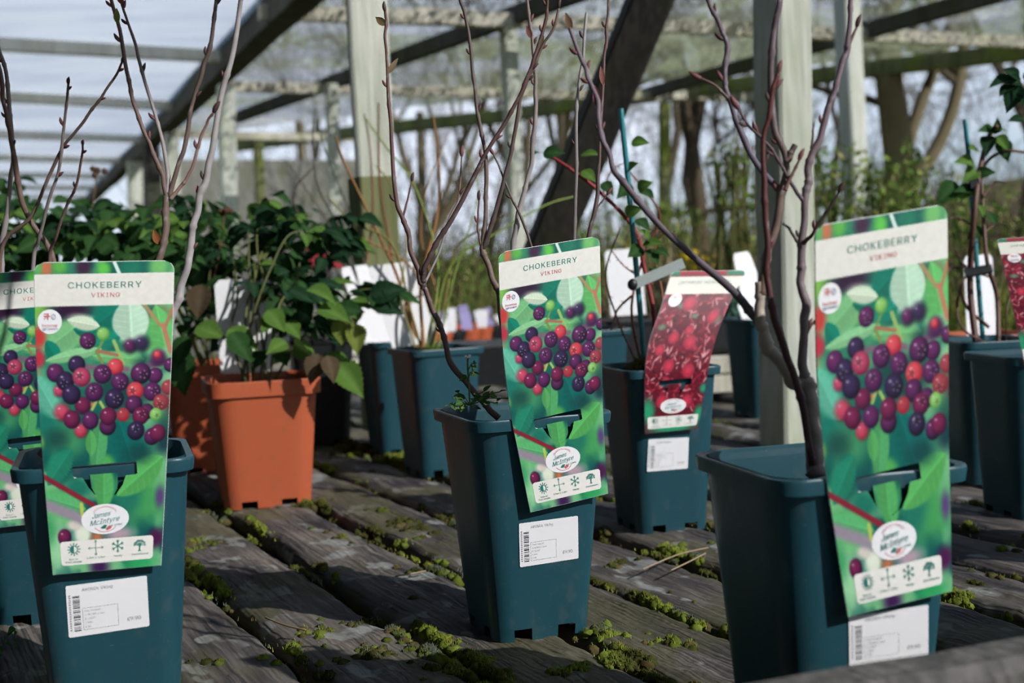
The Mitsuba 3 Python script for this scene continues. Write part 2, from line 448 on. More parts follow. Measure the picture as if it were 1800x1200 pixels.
# end rail of the deck at the bottom right
r0, r1 = deck(1180, 1219, 0.17), deck(1800, 1109, 0.17)
rd = unit(r1 - r0)
rn = unit(np.cross([0, 0, 1], rd))
k = thing('edge_rail', 'dark worn timber edge rail at the bottom right corner', 'rail')
c0 = r0 - rd * 0.9 - rn * 0.022 - A([0, 0, 0.07]); c1 = r1 + rd * 0.8 - rn * 0.022 - A([0, 0, 0.07])
part(k, 'board', bar(c0, c1, 0.044, 0.14, bevel=0.008, segs=40, wob=0.0008), 'm_rail', smooth=25)
for t in (0.15, 0.55, 0.92):
    p = c0 + (c1 - c0) * t + rn * 0.04
    part(k, 'upright', bar(A([p[0], p[1], -0.5]), A([p[0], p[1], c0[2] + .05]), 0.035, 0.05, up=UPA), 'm_beam')

# ------------------------------------------------------------------ moss and litter on the deck
PATCH = [(1195, 965, .055, .03, 1.5), (710, 925, .03, .20, 1.2), (345, 950, .04, .08, 1.2), (500, 1165, .035, .06, 1.3), (590, 1110, .05, .05, 1.3), (650, 1150, .035, .05, 1.0),
         (770, 1150, .05, .10, 1.2), (1040, 1175, .06, .02, 1.4), (560, 888, .10, .02, 1.0), (330, 1180, .04, .05, 1.2), (700, 805, .10, .06, 1.0), (1100, 985, .04, .05, .8),
         (1060, 1115, .03, .04, 1.0), (1715, 1020, .05, .04, 1.0), (1790, 960, .06, .04, .9), (1180, 1130, .03, .06, .9), (480, 870, .08, .03, .9), (1290, 740, .2, .1, .7), (1220, 1040, .05, .05, .9),
         (600, 790, .12, .10, .9), (1700, 1050, .03, .05, 1.0), (600, 950, .03, .10, .8), (740, 1010, .02, .06, .8), (400, 890, .04, .05, .9)]


def moss():
    r = np.random.default_rng(21)
    vs, cs = [], []
    n = 900000
    s = S0 + 0.05 + (r.random(n) ** 1.7) * 3.6
    i = r.integers(-1, 12, n)
    side = r.random(n)
    u = np.where(side < 0.55, np.sign(r.random(n) - 0.5) * (1 - np.abs(r.normal(0, 0.13, n))), r.uniform(-1, 1, n))
    t0 = N0 + i * PITCH
    t = t0 + u * 0.066
    P = dp(s, t, 0.0)
    edge = np.clip((np.abs(u) - 0.72) / 0.28, 0, 1)
    nz = meshkit.fbm(np.stack([s * 7, t * 13, s * 0], -1), 3, 31)
    nf = meshkit.fbm(np.stack([s * 30, t * 40, s * 0], -1), 3, 33)
    prob = np.clip((nz - 0.43) * 5, 0, 1) * (0.04 + 0.9 * edge) + np.clip((nz - 0.66) * 6, 0, 1) * 0.35
    for (px, py, rt, rs, k) in PATCH:
        q = deck(px, py)
        qs, qt = -AX * q[0] + AZ * q[1], AZ * q[0] + AX * q[1]
        prob += k * np.exp(-(((t - qt) / rt) ** 2 + ((s - qs) / rs) ** 2) * 1.3)
    keep = (r.random(n) < prob * np.clip((nf - 0.40) * 6, 0, 1) * 0.95) & (P[:, 1] < 3.6)
    s, i, u, t, P, prob, nf, edge = s[keep], i[keep], u[keep], t[keep], P[keep], prob[keep], nf[keep], edge[keep]
    z = np.zeros(len(s))
    for j in np.unique(i):
        m = i == j
        z[m] = plank_top(j, s[m], t[m])
    z = z - np.clip(np.abs(u) - 0.93, 0, 1) * 0.16 * r.random(len(s))
    # cushions: low bumpy domes that carry the shoots
    dome_v, dome_f, dome_c, tot = [], [], [], 0
    pick = r.choice(len(s), 6500, replace=False, p=prob ** 1.6 / (prob ** 1.6).sum())
    height = np.zeros(len(s)); cs0, ct0 = s, t
    for j in pick:
        R = r.uniform(.0025, .0065) * (1 + .35 * min(prob[j], 1.6)) * (1 + .35 * max(P[j, 1] - 1.6, 0)); H = R * r.uniform(.5, 1.0)
        dv, df = ellipsoid((0, 0, 0), (R, R, H), 5 if P[j, 1] < 1.9 else 4, seed=int(j) % 97, bump=.5)
        dv = dv[:, :] + A([P[j, 0], P[j, 1], z[j] - H * .25])
        near = (cs0 - s[j]) ** 2 + (ct0 - t[j]) ** 2
        m = near < R * R
        height[m] = np.maximum(height[m], H * np.sqrt(1 - near[m] / R ** 2) - H * .25)
        dome_v.append(dv); dome_f.append(df + tot); tot += len(dv)
        kd = np.clip((meshkit.fbm(np.array([[s[j] * 9 + 3, t[j] * 14, 0]]), 3, 41)[0] - .4) * 5, 0, 1)
        c0 = A([.050, .056, .016]) * (1 - kd) + A([.13, .17, .026]) * kd
        if r.random() < .18: c0 = A([.09, .075, .03])
        dome_c.append(np.clip(c0 * r.uniform(.7, 1.2) * (0.45 + 1.0 * meshkit.noise(dv * 700, 3)[:, None]), 0, 1))
    sel = (height > 0) | (r.random(len(s)) < .16)
    s, i, u, t, P, prob, z, height = s[sel], i[sel], u[sel], t[sel], P[sel], prob[sel], z[sel], height[sel]
    P[:, 2] = z + height
    k = len(s)
    rad = r.uniform(0.0007, 0.0013, k) * (1 + np.clip(P[:, 1] - 1.5, 0, 2) * 0.7)
    hgt = r.uniform(0.0014, 0.0034, k) * (0.7 + 0.5 * np.clip(prob, 0, 1))
    an = r.uniform(0, 6.28, k)
    lean = r.normal(0, 0.5, (k, 2))
    for a in range(3):
        th = an + a * 2.0944
        vs.append(P + np.stack([rad * np.cos(th), rad * np.sin(th), -0.003 + 0 * rad], -1))
    vs.append(P + np.stack([lean[:, 0] * hgt, lean[:, 1] * hgt, hgt], -1))
    V = np.stack(vs, 1).reshape(-1, 3)
    b = np.arange(k)[:, None] * 4
    Fc = np.concatenate([b + A([[0, 1, 3]]), b + A([[1, 2, 3]]), b + A([[2, 0, 3]])], 0)
    kind = meshkit.fbm(np.stack([s * 9 + 3, t * 14, s * 0], -1), 3, 41)
    w = np.clip((kind - 0.4) * 5, 0, 1)[:, None]
    col = A([0.085, 0.092, 0.024]) * (1 - w) + A([0.26, 0.32, 0.045]) * w
    br = (r.random(k) < 0.12)[:, None]
    col = np.where(br, A([0.15, 0.10, 0.04]), col) * r.uniform(0.7, 1.3, (k, 1))
    gr = ((meshkit.fbm(np.stack([s * 12, t * 12, s * 0 + 4], -1), 2, 44) > 0.64))[:, None]
    col = np.where(gr, A([0.13, 0.15, 0.10]) * r.uniform(0.8, 1.2, (k, 1)), col)
    C = np.repeat(col, 4, 0)
    return join((V, Fc, C), (np.vstack(dome_v), np.vstack(dome_f), np.vstack(dome_c)))


mv, mf, mc = moss()
thing('moss', 'green and yellow moss cushions growing along the plank gaps', 'moss', kind='stuff')
scene['moss'] = mikit.ply((mv, mf), 'm_moss', smooth=True, color=mc)

for pts, lab in [([(695, 1012), (722, 1008), (748, 1003)], 'pale dry twig lying on the plank left of the centre pot'),
                 ([(467, 1085), (500, 1098), (538, 1107)], 'dark dead leaf stalk on the planks below the terracotta pot'),
                 ([(1130, 1000), (1190, 975), (1245, 962)], 'long brown needle near the moss beside the wineberry pot'),
                 ([(1180, 1002), (1215, 985), (1240, 972)], 'shorter brown needle by the wineberry pot moss')]:
    k = thing('twig', lab, 'twig')
    P = catmull([deck(x, y, 0.009) for x, y in pts], 5)
    v, f, c = ctube(P, 0.0012, (0.30, 0.22, 0.13), 5)
    scene[k] = mikit.ply((v, f), 'm_bark', smooth=True, color=c)

# ------------------------------------------------------------------ pots
def rsq(half, r, k=5):
    out = []
    for q in range(4):
        a0 = -math.pi / 2 + q * math.pi / 2
        cx, cy = [(1, -1), (1, 1), (-1, 1), (-1, -1)][q]
        for a in np.linspace(a0, a0 + math.pi / 2, k):
            out.append((cx * (half - r) + r * math.cos(a), cy * (half - r) + r * math.sin(a)))
        # points along the following straight side
        nx = [(1, 1), (-1, 1), (-1, -1), (1, -1)][q]
        p, e = A(out[-1]), A([[(half, half - r)], [(-(half - r), half)], [(-half, -(half - r))], [((half - r), -half)]][q][0])
        for t in np.linspace(0, 1, 8)[1:-1]:
            out.append(tuple(p + (e - p) * t))
    return A(out)


class Pot:
    pass


def make_pot(name, label, c, yaw, mat='m_pot', top=0.077, base=0.056, h=0.247, soil=0.215, lip=0.012, group=None, detail=True):
    o = Pot(); o.c = A([c[0], c[1], 0.0 if len(c) < 3 else c[2]]); o.R = rot(yaw); o.top, o.base, o.h = top, base, h
    o.key = thing(name, label, 'pot', group)
    W = top - 0.005
    def half(z): return base + (W - base) * z / h
    o.half = half
    zs = np.concatenate([[0, 0.006, 0.013, 0.016], np.linspace(0.03, h - lip, 9)])
    rings = []
    for z in zs:
        p = rsq(half(z), 0.022 * half(z) / 0.06)
        bulge = 0.0
        rings.append(np.column_stack([p, np.full(len(p), z)]))
    n = len(rings[0]); v = np.vstack(rings); f = grid_faces(len(zs), n, True)
    # drainage notches: cut where the wall meets the ground
    nq = len(f) // 2; qm = (v[f[:nq]].mean(1) + v[f[nq:]].mean(1)) / 2      # both triangles of a cell are cut together
    mid = np.concatenate([qm, qm])
    side = (np.abs(np.abs(mid[:, :2]).max(1) - np.abs(mid[:, :2]).min(1)) > 0)
    t = np.where(np.abs(mid[:, 0]) > np.abs(mid[:, 1]), mid[:, 1], mid[:, 0]) / half(0)
    f = f[~((mid[:, 2] < 0.0135) & (np.abs(np.abs(t) - 0.52) < 0.16))]
    pi = rsq(half(0.0) - 0.002, 0.024)
    vi = np.vstack([np.column_stack([rsq(half(z) - 0.002, 0.022 * half(z) / 0.06), np.full(n, z)]) for z in (0.016, 0.1, h)])
    fi = grid_faces(3, n, True)[:, ::-1]
    floor_v = np.vstack([np.column_stack([pi, np.full(n, 0.016)]), [[0, 0, 0.016]]])
    ff = A([[k, (k + 1) % n, n] for k in range(n)])
    m = join((v, f), (vi, fi), (floor_v, ff))
    T = lambda v: np.asarray(v) @ o.R.T + o.c
    part(o.key, 'body', (T(m[0]), m[1]), mat, smooth=35)
    zr = [h - lip - 0.001, h - lip, h - 0.002, h, h + 0.0005, h - 0.001, h - 0.008]
    hr = [half(h - lip) - 0.001, top - 0.001, top, top - 0.001, top - 0.003, top - 0.007, top - 0.008]
    rr = np.vstack([np.column_stack([rsq(a, 0.020 * a / 0.075), np.full(n, z)]) for a, z in zip(hr, zr)])
    part(o.key, 'rim', (T(rr), grid_faces(len(zr), n, True)), mat, smooth=40)
    ps = rsq(half(soil) - 0.0025, 0.026)
    g = [ps * q for q in (1, 0.85, 0.65, 0.45, 0.25, 0.08)]
    sv = np.vstack([np.column_stack([q, np.full(n, soil)]) for q in g])
    sv[:, 2] += 0.012 * (meshkit.fbm(sv * 60 + c[0] * 100, 4, 3) - 0.4)
    part(o.key, 'soil', (T(sv), grid_faces(6, n, True)), 'm_soil', smooth=True)
    o.T = T
    return o


def front_plane(o, y_at_rim, k):
    """plane hanging in front of the pot: local y = -(y_at_rim) + k * (h - z)"""
    p0 = o.T(A([0, -y_at_rim, o.h]))
    n = o.R @ unit(A([0, -1.0, -k]))
    return p0, n


pot_l = make_pot('chokeberry_pot', 'dark teal square pot at the left front with one chokeberry label', (-0.391, 1.234), math.radians(17), top=0.080)
pot_c = make_pot('chokeberry_pot', 'dark teal square pot in the centre of the deck', (0.006, 1.468), math.radians(20), top=0.083)
pot_r = make_pot('chokeberry_pot', 'dark teal square pot nearest to the edge rail at the right', (0.2512, 1.0554), math.radians(16), top=0.085, base=0.059)
pot_ll = make_pot('chokeberry_pot', 'dark teal pot cut by the left picture edge behind the front left pot', (-0.585, 1.60), math.radians(14))
pot_j = make_pot('wineberry_pot', 'dark teal square pot with the wineberry label and mossy soil', (0.2185, 1.985), math.radians(16), top=0.078)
pot_b = make_pot('shrub_pot', 'teal pot left of the centre pot with olive stems and a white label back', (-0.152, 2.565), math.radians(26), top=0.078)
q = deck(650, 603, .247)
pot_b2 = make_pot('shrub_pot', 'teal pot behind the terracotta plant left of the other back teal pot', (q[0] + .045, q[1] + .1, 0), math.radians(22))
pot_f = make_pot('raspberry_pot', 'dark blue green pot at the right picture edge with a caned raspberry', (0.828, 2.287), math.radians(8))
q = deck(1783, 630, .247)
pot_f2 = make_pot('raspberry_pot', 'dark pot only just in view at the far right edge', (q[0] + .06, q[1] + .09, 0), math.radians(10))
pot_o = make_pot('terracotta_pot', 'large orange square plastic pot with a leafy bramble', (-0.451, 2.318), math.radians(17), 'm_pot_orange', 0.098, 0.075, 0.222, 0.195, 0.026)
pot_o2 = make_pot('terracotta_pot', 'orange plastic pot in shade behind the left front pot', (-0.63, 2.72), math.radians(10), 'm_pot_orange', 0.097, 0.075, 0.222, 0.195, 0.026)
pot_t = make_pot('shrub_pot', 'light teal pot peeping out right of the centre label', (*at(1040, 600, 3.0)[:2], 0), math.radians(20))
pot_k = make_pot('shrub_pot', 'black pot with a white label behind the wineberry cane', (*at(1105, 600, 3.35)[:2], 0), math.radians(12), 'm_pot_black', 0.075, 0.06, 0.25)
pot_ob = make_pot('shrub_pot', 'black pot of the dark bramble behind the terracotta plant', (-0.45, 3.06), math.radians(15), 'm_pot_black')
pot_lb = make_pot('shrub_pot', 'teal pot of the bramble at the far left behind the chokeberry labels', (-1.02, 2.95), math.radians(15))

added_pot_x1 = make_pot('chokeberry_pot', 'unseen dark teal pot without a plant added beside the edge rail to shade the deck', (0.66, 1.24), math.radians(15))  # two empty pots out of view, added for the shadow they throw
added_pot_x2 = make_pot('chokeberry_pot', 'unseen dark teal pot without a plant added behind the other to shade the deck', (0.87, 1.62), math.radians(15))

# ------------------------------------------------------------------ printed labels
WL, HL = 0.124, 0.275
_corner = [A([60., 462]), A([306., 458]), A([93., 1010]), A([283., 993])]


def to_uv(x, y):
    """position on the left label's photograph -> print coordinates, u across, v down"""
    v = (y - 460) / 545.0
    for _ in range(6):
        l = _corner[0] * (1 - v) + _corner[2] * v; r = _corner[1] * (1 - v) + _corner[3] * v
        u = (x - l[0]) / (r[0] - l[0])
        t, b = _corner[0][1] * (1 - u) + _corner[1][1] * u, _corner[2][1] * (1 - u) + _corner[3][1] * u
        v = (y - t) / (b - t)
    return u, v


def c1(x, y): return to_uv(x / 2.857, 440 + y / 2.857)
def c2(x, y): return to_uv(x / 2.857, 780 + y / 2.857)


def sst(a, b, x):
    t = np.clip((x - a) / (b - a), 0, 1)
    return t * t * (3 - 2 * t)


class Art:
    """colours of a printed picture at print coordinates (U, V)"""
    def __init__(self, U, V, base):
        self.X, self.Y = U * WL * 1000, V * HL * 1000          # millimetres
        self.C = np.broadcast_to(A(base, float), U.shape + (3,)).copy()

    def put(self, col, a):
        self.C = self.C * (1 - a[..., None]) + A(col, float) * a[..., None]

    def blob(self, uv, rx, ry, col, soft=0.5, ang=0, alpha=1.0):
        dx, dy = self.X - uv[0] * WL * 1000, self.Y - uv[1] * HL * 1000
        ca, sa = math.cos(math.radians(ang)), math.sin(math.radians(ang))
        d = np.sqrt(((dx * ca + dy * sa) / rx) ** 2 + ((-dx * sa + dy * ca) / ry) ** 2)
        self.put(col, alpha * (1 - sst(1 - soft, 1 + soft * 0.6, d)))

    def leaf(self, uv, L, W, ang, col, soft=0.15, teeth=0.0):
        x, y = uv[0] * WL * 1000, uv[1] * HL * 1000
        ca, sa = math.cos(math.radians(ang)), math.sin(math.radians(ang))
        s = ((self.X - x) * ca + (self.Y - y) * sa) / (L / 2); t = (-(self.X - x) * sa + (self.Y - y) * ca) / (W / 2)
        w = np.clip(1 - s * s, 0, 1) ** 0.8 * (1 + 0.12 * s) * (1 - teeth * np.abs((s * 7) % 1 - .5)) + 1e-4
        m = (1 - sst(1 - soft, 1 + soft, np.abs(t) / w)) * (np.abs(s) < 1)
        vein = np.exp(-(t / 0.07) ** 2) + 0.5 * np.exp(-(((s * 4 + np.abs(t) * .9) % 1 - .5) / 0.10) ** 2) * np.clip(np.abs(t) * 3, 0, 1)
        c = A(col, float) * (1 + 0.10 * np.clip(vein, 0, 1) - 0.10 * (t > 0) * (t < 1.1))[..., None]
        self.C = self.C * (1 - m[..., None]) + c * m[..., None]

    def line(self, uv0, uv1, w, col, soft=0.4, alpha=1.0):
        p0, p1 = A(uv0) * [WL * 1000, HL * 1000], A(uv1) * [WL * 1000, HL * 1000]
        d = p1 - p0
        t = np.clip(((self.X - p0[0]) * d[0] + (self.Y - p0[1]) * d[1]) / (d @ d), 0, 1)
        dist = np.hypot(self.X - p0[0] - t * d[0], self.Y - p0[1] - t * d[1]) / w
        self.put(col, alpha * (1 - sst(1 - soft, 1 + soft, dist)))

    def berry(self, uv, r, dark, light, soft=0.12, star=True, seed=0):
        """a berry in the printed photograph, with the print's own picture of its sheen"""
        x, y = uv[0] * WL * 1000, uv[1] * HL * 1000
        dx, dy = (self.X - x) / r, (self.Y - y) / r
        d = np.hypot(dx, dy)
        m = 1 - sst(1 - soft, 1 + soft, d)
        tone = np.clip(0.80 - 0.42 * (dx * 0.45 + dy * 0.65) - 0.55 * d ** 2, 0, 1)[..., None]
        col = A(dark) * (1 - tone) + A(light) * tone
        self.C = self.C * (1 - m[..., None]) + col * m[..., None]
        if star:
            a = seed * 1.7
            cx, cy = 0.28 * math.cos(a), 0.28 * math.sin(a)
            e = np.hypot(dx - cx, dy - cy); th = np.arctan2(dy - cy, dx - cx)
            ring = np.exp(-((e - 0.34) / 0.09) ** 2) * m
            self.put(A(dark) * 0.5, 0.55 * np.exp(-(e / 0.36) ** 4) * m)
            self.put(A(light) * 0.5 + 112, 0.75 * ring * np.clip(np.cos(5 * th + a) * 1.6 - .1, 0, 1))
            self.put(A(light) * 0.6 + 40, 0.7 * np.exp(-(e / 0.10) ** 2) * m)
        self.put((235, 225, 245), 0.75 * np.exp(-(((dx + 0.35) / 0.13) ** 2 + ((dy + 0.42) / 0.10) ** 2)) * m)


def art_choke(U, V):
    a = Art(U, V, (40, 130, 95))
    n = meshkit.fbm(np.stack([U * 3.1, V * 6.5, U * 0], -1), 3, 71)
    n2 = meshkit.fbm(np.stack([U * 4.2 + 7, V * 8, U * 0], -1), 3, 72)
    a.put((6, 84, 80), sst(0.45, 0.62, n)); a.put((128, 200, 132), sst(0.48, 0.66, n2) * 0.85)
    k = 0.1772        # millimetres of print per unit of the close-up the list was read from
    for s, (x, y, rx, ry, col, soft, ang) in enumerate([
            (230, 85, 40, 60, (205, 110, 70), .8, 0), (300, 80, 40, 45, (90, 180, 70), .7, 0), (420, 85, 45, 50, (60, 30, 60), .7, 0), (520, 92, 40, 45, (90, 200, 70), .7, 0), (660, 85, 70, 60, (20, 120, 90), .8, 0), (800, 80, 60, 60, (110, 190, 100), .8, 0), (190, 85, 25, 50, (90, 180, 90), .8, 0),
            (210, 310, 70, 60, (120, 190, 70), .8, 0), (360, 300, 120, 50, (45, 18, 50), .7, 0), (540, 330, 80, 90, (5, 120, 95), .6, 0), (430, 360, 90, 42, (205, 222, 185), .6, 15), (330, 420, 85, 60, (95, 175, 100), .6, -20), (415, 430, 60, 60, (120, 190, 110), .7, 0),
            (660, 365, 92, 105, (178, 218, 182), .25, 0), (800, 330, 60, 55, (150, 40, 45), .8, 0), (815, 410, 75, 130, (92, 190, 90), .6, 0), (790, 500, 80, 60, (120, 200, 130), .7, 0), (445, 400, 60, 40, (0, 120, 95), .4, 25), (540, 440, 60, 45, (10, 130, 100), .4, -10), (275, 500, 35, 60, (0, 125, 95), .4, 20),
            (205, 435, 45, 60, (205, 55, 50), .6, 0), (205, 540, 42, 50, (200, 40, 60), .6, 0), (190, 620, 40, 30, (170, 130, 90), .8, 0), (370, 525, 130, 26, (125, 195, 128), .3, -12), (590, 535, 140, 30, (105, 182, 105), .4, 5), (250, 720, 75, 110, (62, 170, 132), .8, 0), (250, 870, 90, 90, (15, 120, 100), .8, 0),
            (400, 760, 130, 60, (20, 120, 90), .7, 0), (650, 720, 140, 120, (30, 70, 70), .8, 0), (850, 640, 60, 50, (140, 195, 140), .8, 0), (850, 760, 40, 60, (120, 60, 55), .8, 0), (360, 950, 110, 90, (60, 150, 95), .9, 0), (650, 970, 150, 110, (2, 112, 98), .8, 0), (820, 950, 60, 80, (20, 60, 70), .8, 0),
            (505, 970, 42, 95, (70, 155, 85), .3, 12), (520, 1060, 75, 50, (75, 170, 80), .5, 0), (215, 960, 30, 40, (120, 190, 80), .6, 0), (235, 1040, 60, 60, (8, 95, 85), .8, 0), (690, 1130, 160, 85, (72, 168, 78), .35, -35), (740, 1250, 130, 110, (62, 158, 82), .8, 0), (640, 1230, 90, 90, (25, 120, 95), .7, 0),
            (520, 1150, 70, 90, (65, 160, 85), .5, 0), (400, 1190, 80, 60, (20, 118, 95), .6, 0), (330, 1250, 130, 50, (82, 178, 100), .4, 20), (310, 1060, 95, 62, (28, 128, 95), .22, -50), (330, 1330, 120, 60, (75, 172, 90), .6, 0), (290, 1480, 110, 160, (150, 215, 155), .9, 0), (250, 1400, 50, 90, (60, 165, 95), .8, 0),
            (800, 1230, 30, 60, (85, 60, 120), .8, 0), (780, 1440, 55, 55, (75, 20, 70), .7, 0), (500, 1590, 70, 50, (60, 25, 80), .8, 0), (700, 1570, 110, 50, (40, 165, 90), .8, 0), (600, 1420, 100, 40, (175, 150, 160), .8, 0), (420, 1420, 60, 60, (222, 230, 205), .5, 0), (490, 1440, 40, 40, (190, 110, 70), .8, 0), (380, 1375, 50, 30, (215, 205, 190), .6, 0)]):
        a.blob(c1(x, y), rx * k, ry * k, col, soft, ang)
    for x, y, L, W, ang, col, so, te in [
            (815, 430, 340, 150, 75, (98, 198, 102), .3, 0), (330, 425, 200, 120, -35, (116, 190, 122), .4, 0), (545, 325, 210, 110, -35, (0, 122, 98), .2, 0), (445, 408, 150, 64, 14, (0, 118, 92), .15, 0), (425, 362, 170, 70, 12, (208, 226, 194), .25, 0),
            (548, 442, 140, 74, -20, (12, 140, 112), .12, 0), (276, 500, 120, 74, 60, (0, 132, 104), .12, 0), (655, 345, 230, 186, 86, (186, 224, 192), .10, 0), (600, 532, 270, 62, 5, (112, 192, 116), .2, 0), (380, 520, 300, 58, -10, (136, 204, 140), .12, 0), (250, 730, 260, 120, 62, (92, 190, 156), .5, 0), (790, 540, 200, 90, -30, (130, 205, 140), .4, 0),
            (640, 970, 300, 150, 70, (0, 104, 96), .5, 0), (500, 965, 270, 100, 98, (74, 166, 96), .10, 0), (465, 960, 130, 62, 90, (80, 172, 88), .12, 0), (330, 1262, 270, 84, 18, (86, 184, 108), .2, 0), (525, 1175, 250, 120, 90, (78, 174, 90), .2, 0), (700, 1125, 320, 150, -36, (84, 182, 88), .16, 0), (310, 1082, 230, 130, -50, (26, 136, 102), .08, .45)]:
        a.leaf(c1(x, y), L * k, W * k, ang, col, so, te)
    for x, y, rx, ry in [(830, 870, 80, 90), (300, 940, 80, 60), (720, 560, 60, 40), (560, 680, 120, 60), (700, 1010, 90, 60)]:
        a.blob(c1(x, y), rx * k, ry * k, (14, 62, 62), .8, 0, .75)
    for p, q, w, col, so in [((725, 270), (800, 370), 9, (170, 140, 90), .5), ((870, 270), (820, 390), 9, (175, 120, 85), .5), ((815, 370), (850, 500), 12, (190, 120, 90), .6), ((575, 60), (600, 115), 9, (215, 235, 220), .5),
                             ((520, 450), (490, 510), 7, (110, 150, 70), .5), ((490, 500), (520, 560), 7, (130, 140, 70), .5), ((575, 450), (620, 560), 10, (150, 185, 100), .5), ((500, 500), (590, 520), 8, (170, 110, 80), .5), ((860, 545), (740, 570), 16, (105, 75, 105), .6), ((440, 580), (640, 590), 13, (120, 95, 110), .7),
                             ((470, 790), (490, 750), 8, (170, 185, 90), .4), ((510, 755), (535, 800), 8, (160, 190, 90), .4), ((410, 800), (470, 765), 8, (205, 130, 80), .4), ((215, 1120), (480, 1278), 13, (140, 32, 48), .5), ((225, 1265), (420, 1345), 26, (150, 135, 150), .7), ((415, 1270), (420, 1330), 10, (190, 200, 80), .5)]:
        a.line(c1(*p), c1(*q), w * k, col, so)
    D, DL = (14, 8, 30), (66, 46, 92); P, PL = (36, 8, 46), (118, 42, 104); R, RL = (112, 18, 54), (216, 82, 112); Q, QL = (150, 16, 36), (242, 88, 92); N, NL = (110, 30, 45), (180, 70, 75); G, GL = (70, 145, 55), (160, 215, 110)
    M, ML = (50, 6, 40), (142, 36, 82)
    for s, (x, y, r, d, l, soft, star) in enumerate([
            (655, 475, 36, D, PL, .5, 0), (710, 462, 38, D, DL, .6, 0), (310, 700, 30, R, RL, .4, 0), (325, 805, 42, Q, RL, .5, 0), (415, 897, 36, Q, RL, .4, 0), (790, 530, 40, P, PL, .5, 0), (785, 515, 20, Q, QL, .5, 0),
            (425, 772, 44, M, ML, .2, 0), (447, 450, 42, P, PL, .1, 1), (522, 415, 34, G, GL, .25, 0), (850, 567, 36, D, PL, .1, 0), (582, 578, 42, Q, QL, .12, 0), (395, 568, 45, D, DL, .1, 0), (292, 610, 46, P, PL, .1, 0), (775, 620, 40, P, PL, .1, 0), (705, 610, 53, D, PL, .1, 1), (340, 650, 48, D, DL, .1, 1), (420, 630, 48, R, RL, .1, 1), (520, 615, 48, P, PL, .1, 1), (605, 652, 46, P, PL, .1, 1),
            (370, 717, 50, D, DL, .1, 0), (480, 705, 48, P, PL, .1, 1), (760, 700, 47, P, PL, .1, 1), (838, 678, 38, N, NL, .15, 0), (678, 697, 45, Q, QL, .1, 1), (672, 765, 46, D, PL, .1, 0), (577, 738, 51, D, DL, .1, 1), (802, 752, 42, N, NL, .1, 1), (735, 800, 40, D, PL, .1, 0), (705, 822, 45, M, ML, .1, 1), (778, 814, 33, G, GL, .1, 1), (620, 817, 35, Q, NL, .12, 0), (545, 875, 46, D, PL, .1, 0), (548, 825, 46, M, ML, .1, 0), (372, 842, 46, M, ML, .1, 0), (462, 847, 45, P, PL, .1, 0), (682, 897, 48, D, DL, .1, 1), (760, 925, 44, D, PL, .1, 0), (788, 908, 44, M, ML, .1, 0),
            (330, 1437, 42, P, ML, .15, 0)]):
        a.berry(c1(x, y), r * k, d, l, soft, bool(star), s)
    a.put((226, 224, 212), (sst(.0365, .038, V) * (1 - sst(.1385, .140, V))))
    sc = meshkit.fbm(np.stack([U * 40, V * 90, U * 0], -1), 3, 5)
    grey = a.C.mean(-1, keepdims=True)
    a.C = a.C * 0.90 + (grey * A([0.97, 1.0, 1.05])) * 0.10
    return lin(np.clip(a.C * (0.97 + 0.06 * sc[..., None]), 0, 255))


def art_wine(U, V):
    a = Art(U, V, (96, 12, 32))
    r = np.random.default_rng(5)
    for _ in range(620):      # calyx lobes and hairs of the printed fruit
        u, v = r.random(), r.uniform(.13, .86)
        col = [(150, 30, 55), (70, 8, 22), (205, 120, 125), (175, 45, 70), (45, 10, 18), (225, 165, 165), (150, 25, 45), (110, 15, 35)][r.integers(8)]
        a.blob((u, v), r.uniform(3.0, 8.5), r.uniform(.7, 2.2), col, .45, r.uniform(0, 180), .85)
    for (u, v, rx, ry) in [(.3, .22, 9, 6), (.12, .34, 9, 5), (.9, .3, 8, 8), (.55, .28, 7, 4)]:
        a.blob((u, v), rx, ry, (95, 130, 100), .8)
    for (u, v, rx, ry) in [(.06, .86, 16, 26), (.96, .9, 12, 20), (.5, .98, 60, 8), (.97, .72, 8, 10)]:
        a.blob((u, v), rx, ry, (40, 150, 105), .7)
    X, Y = a.X, a.Y
    for (u, v, rr) in [(.40, .205, 12.5), (.83, .285, 11), (.35, .40, 10), (.62, .43, 12), (.36, .565, 11.5), (.68, .60, 12.5), (.34, .665, 9), (.3, .80, 13), (.72, .80, 12), (.18, .47, 9), (.55, .36, 8)]:
        x, y = u * WL * 1000, v * HL * 1000
        d = np.hypot((X - x) / rr, (Y - y) / (rr * 1.05)); m = 1 - sst(.85, 1.1, d)
        cell = 0.5 + 0.5 * np.cos(X * 2.6 + Y * 1.1) * np.cos(Y * 2.6 - X * 0.7)
        col = A([150, 10, 40]) * (1 - cell[..., None]) + A([240, 84, 108]) * cell[..., None]; col = col * (1.1 - 0.35 * d[..., None])
        a.C = a.C * (1 - m[..., None]) + col * m[..., None]
    a.put((30, 120, 85), 1 - sst(.028, .03, V)); a.put((150, 25, 45), (1 - sst(.026, .03, V)) * (U > .12) * (U < .75))
    a.put((224, 222, 208), (sst(.0365, .038, V) * (1 - sst(.148, .150, V))))
    return lin(np.clip(a.C, 0, 255))


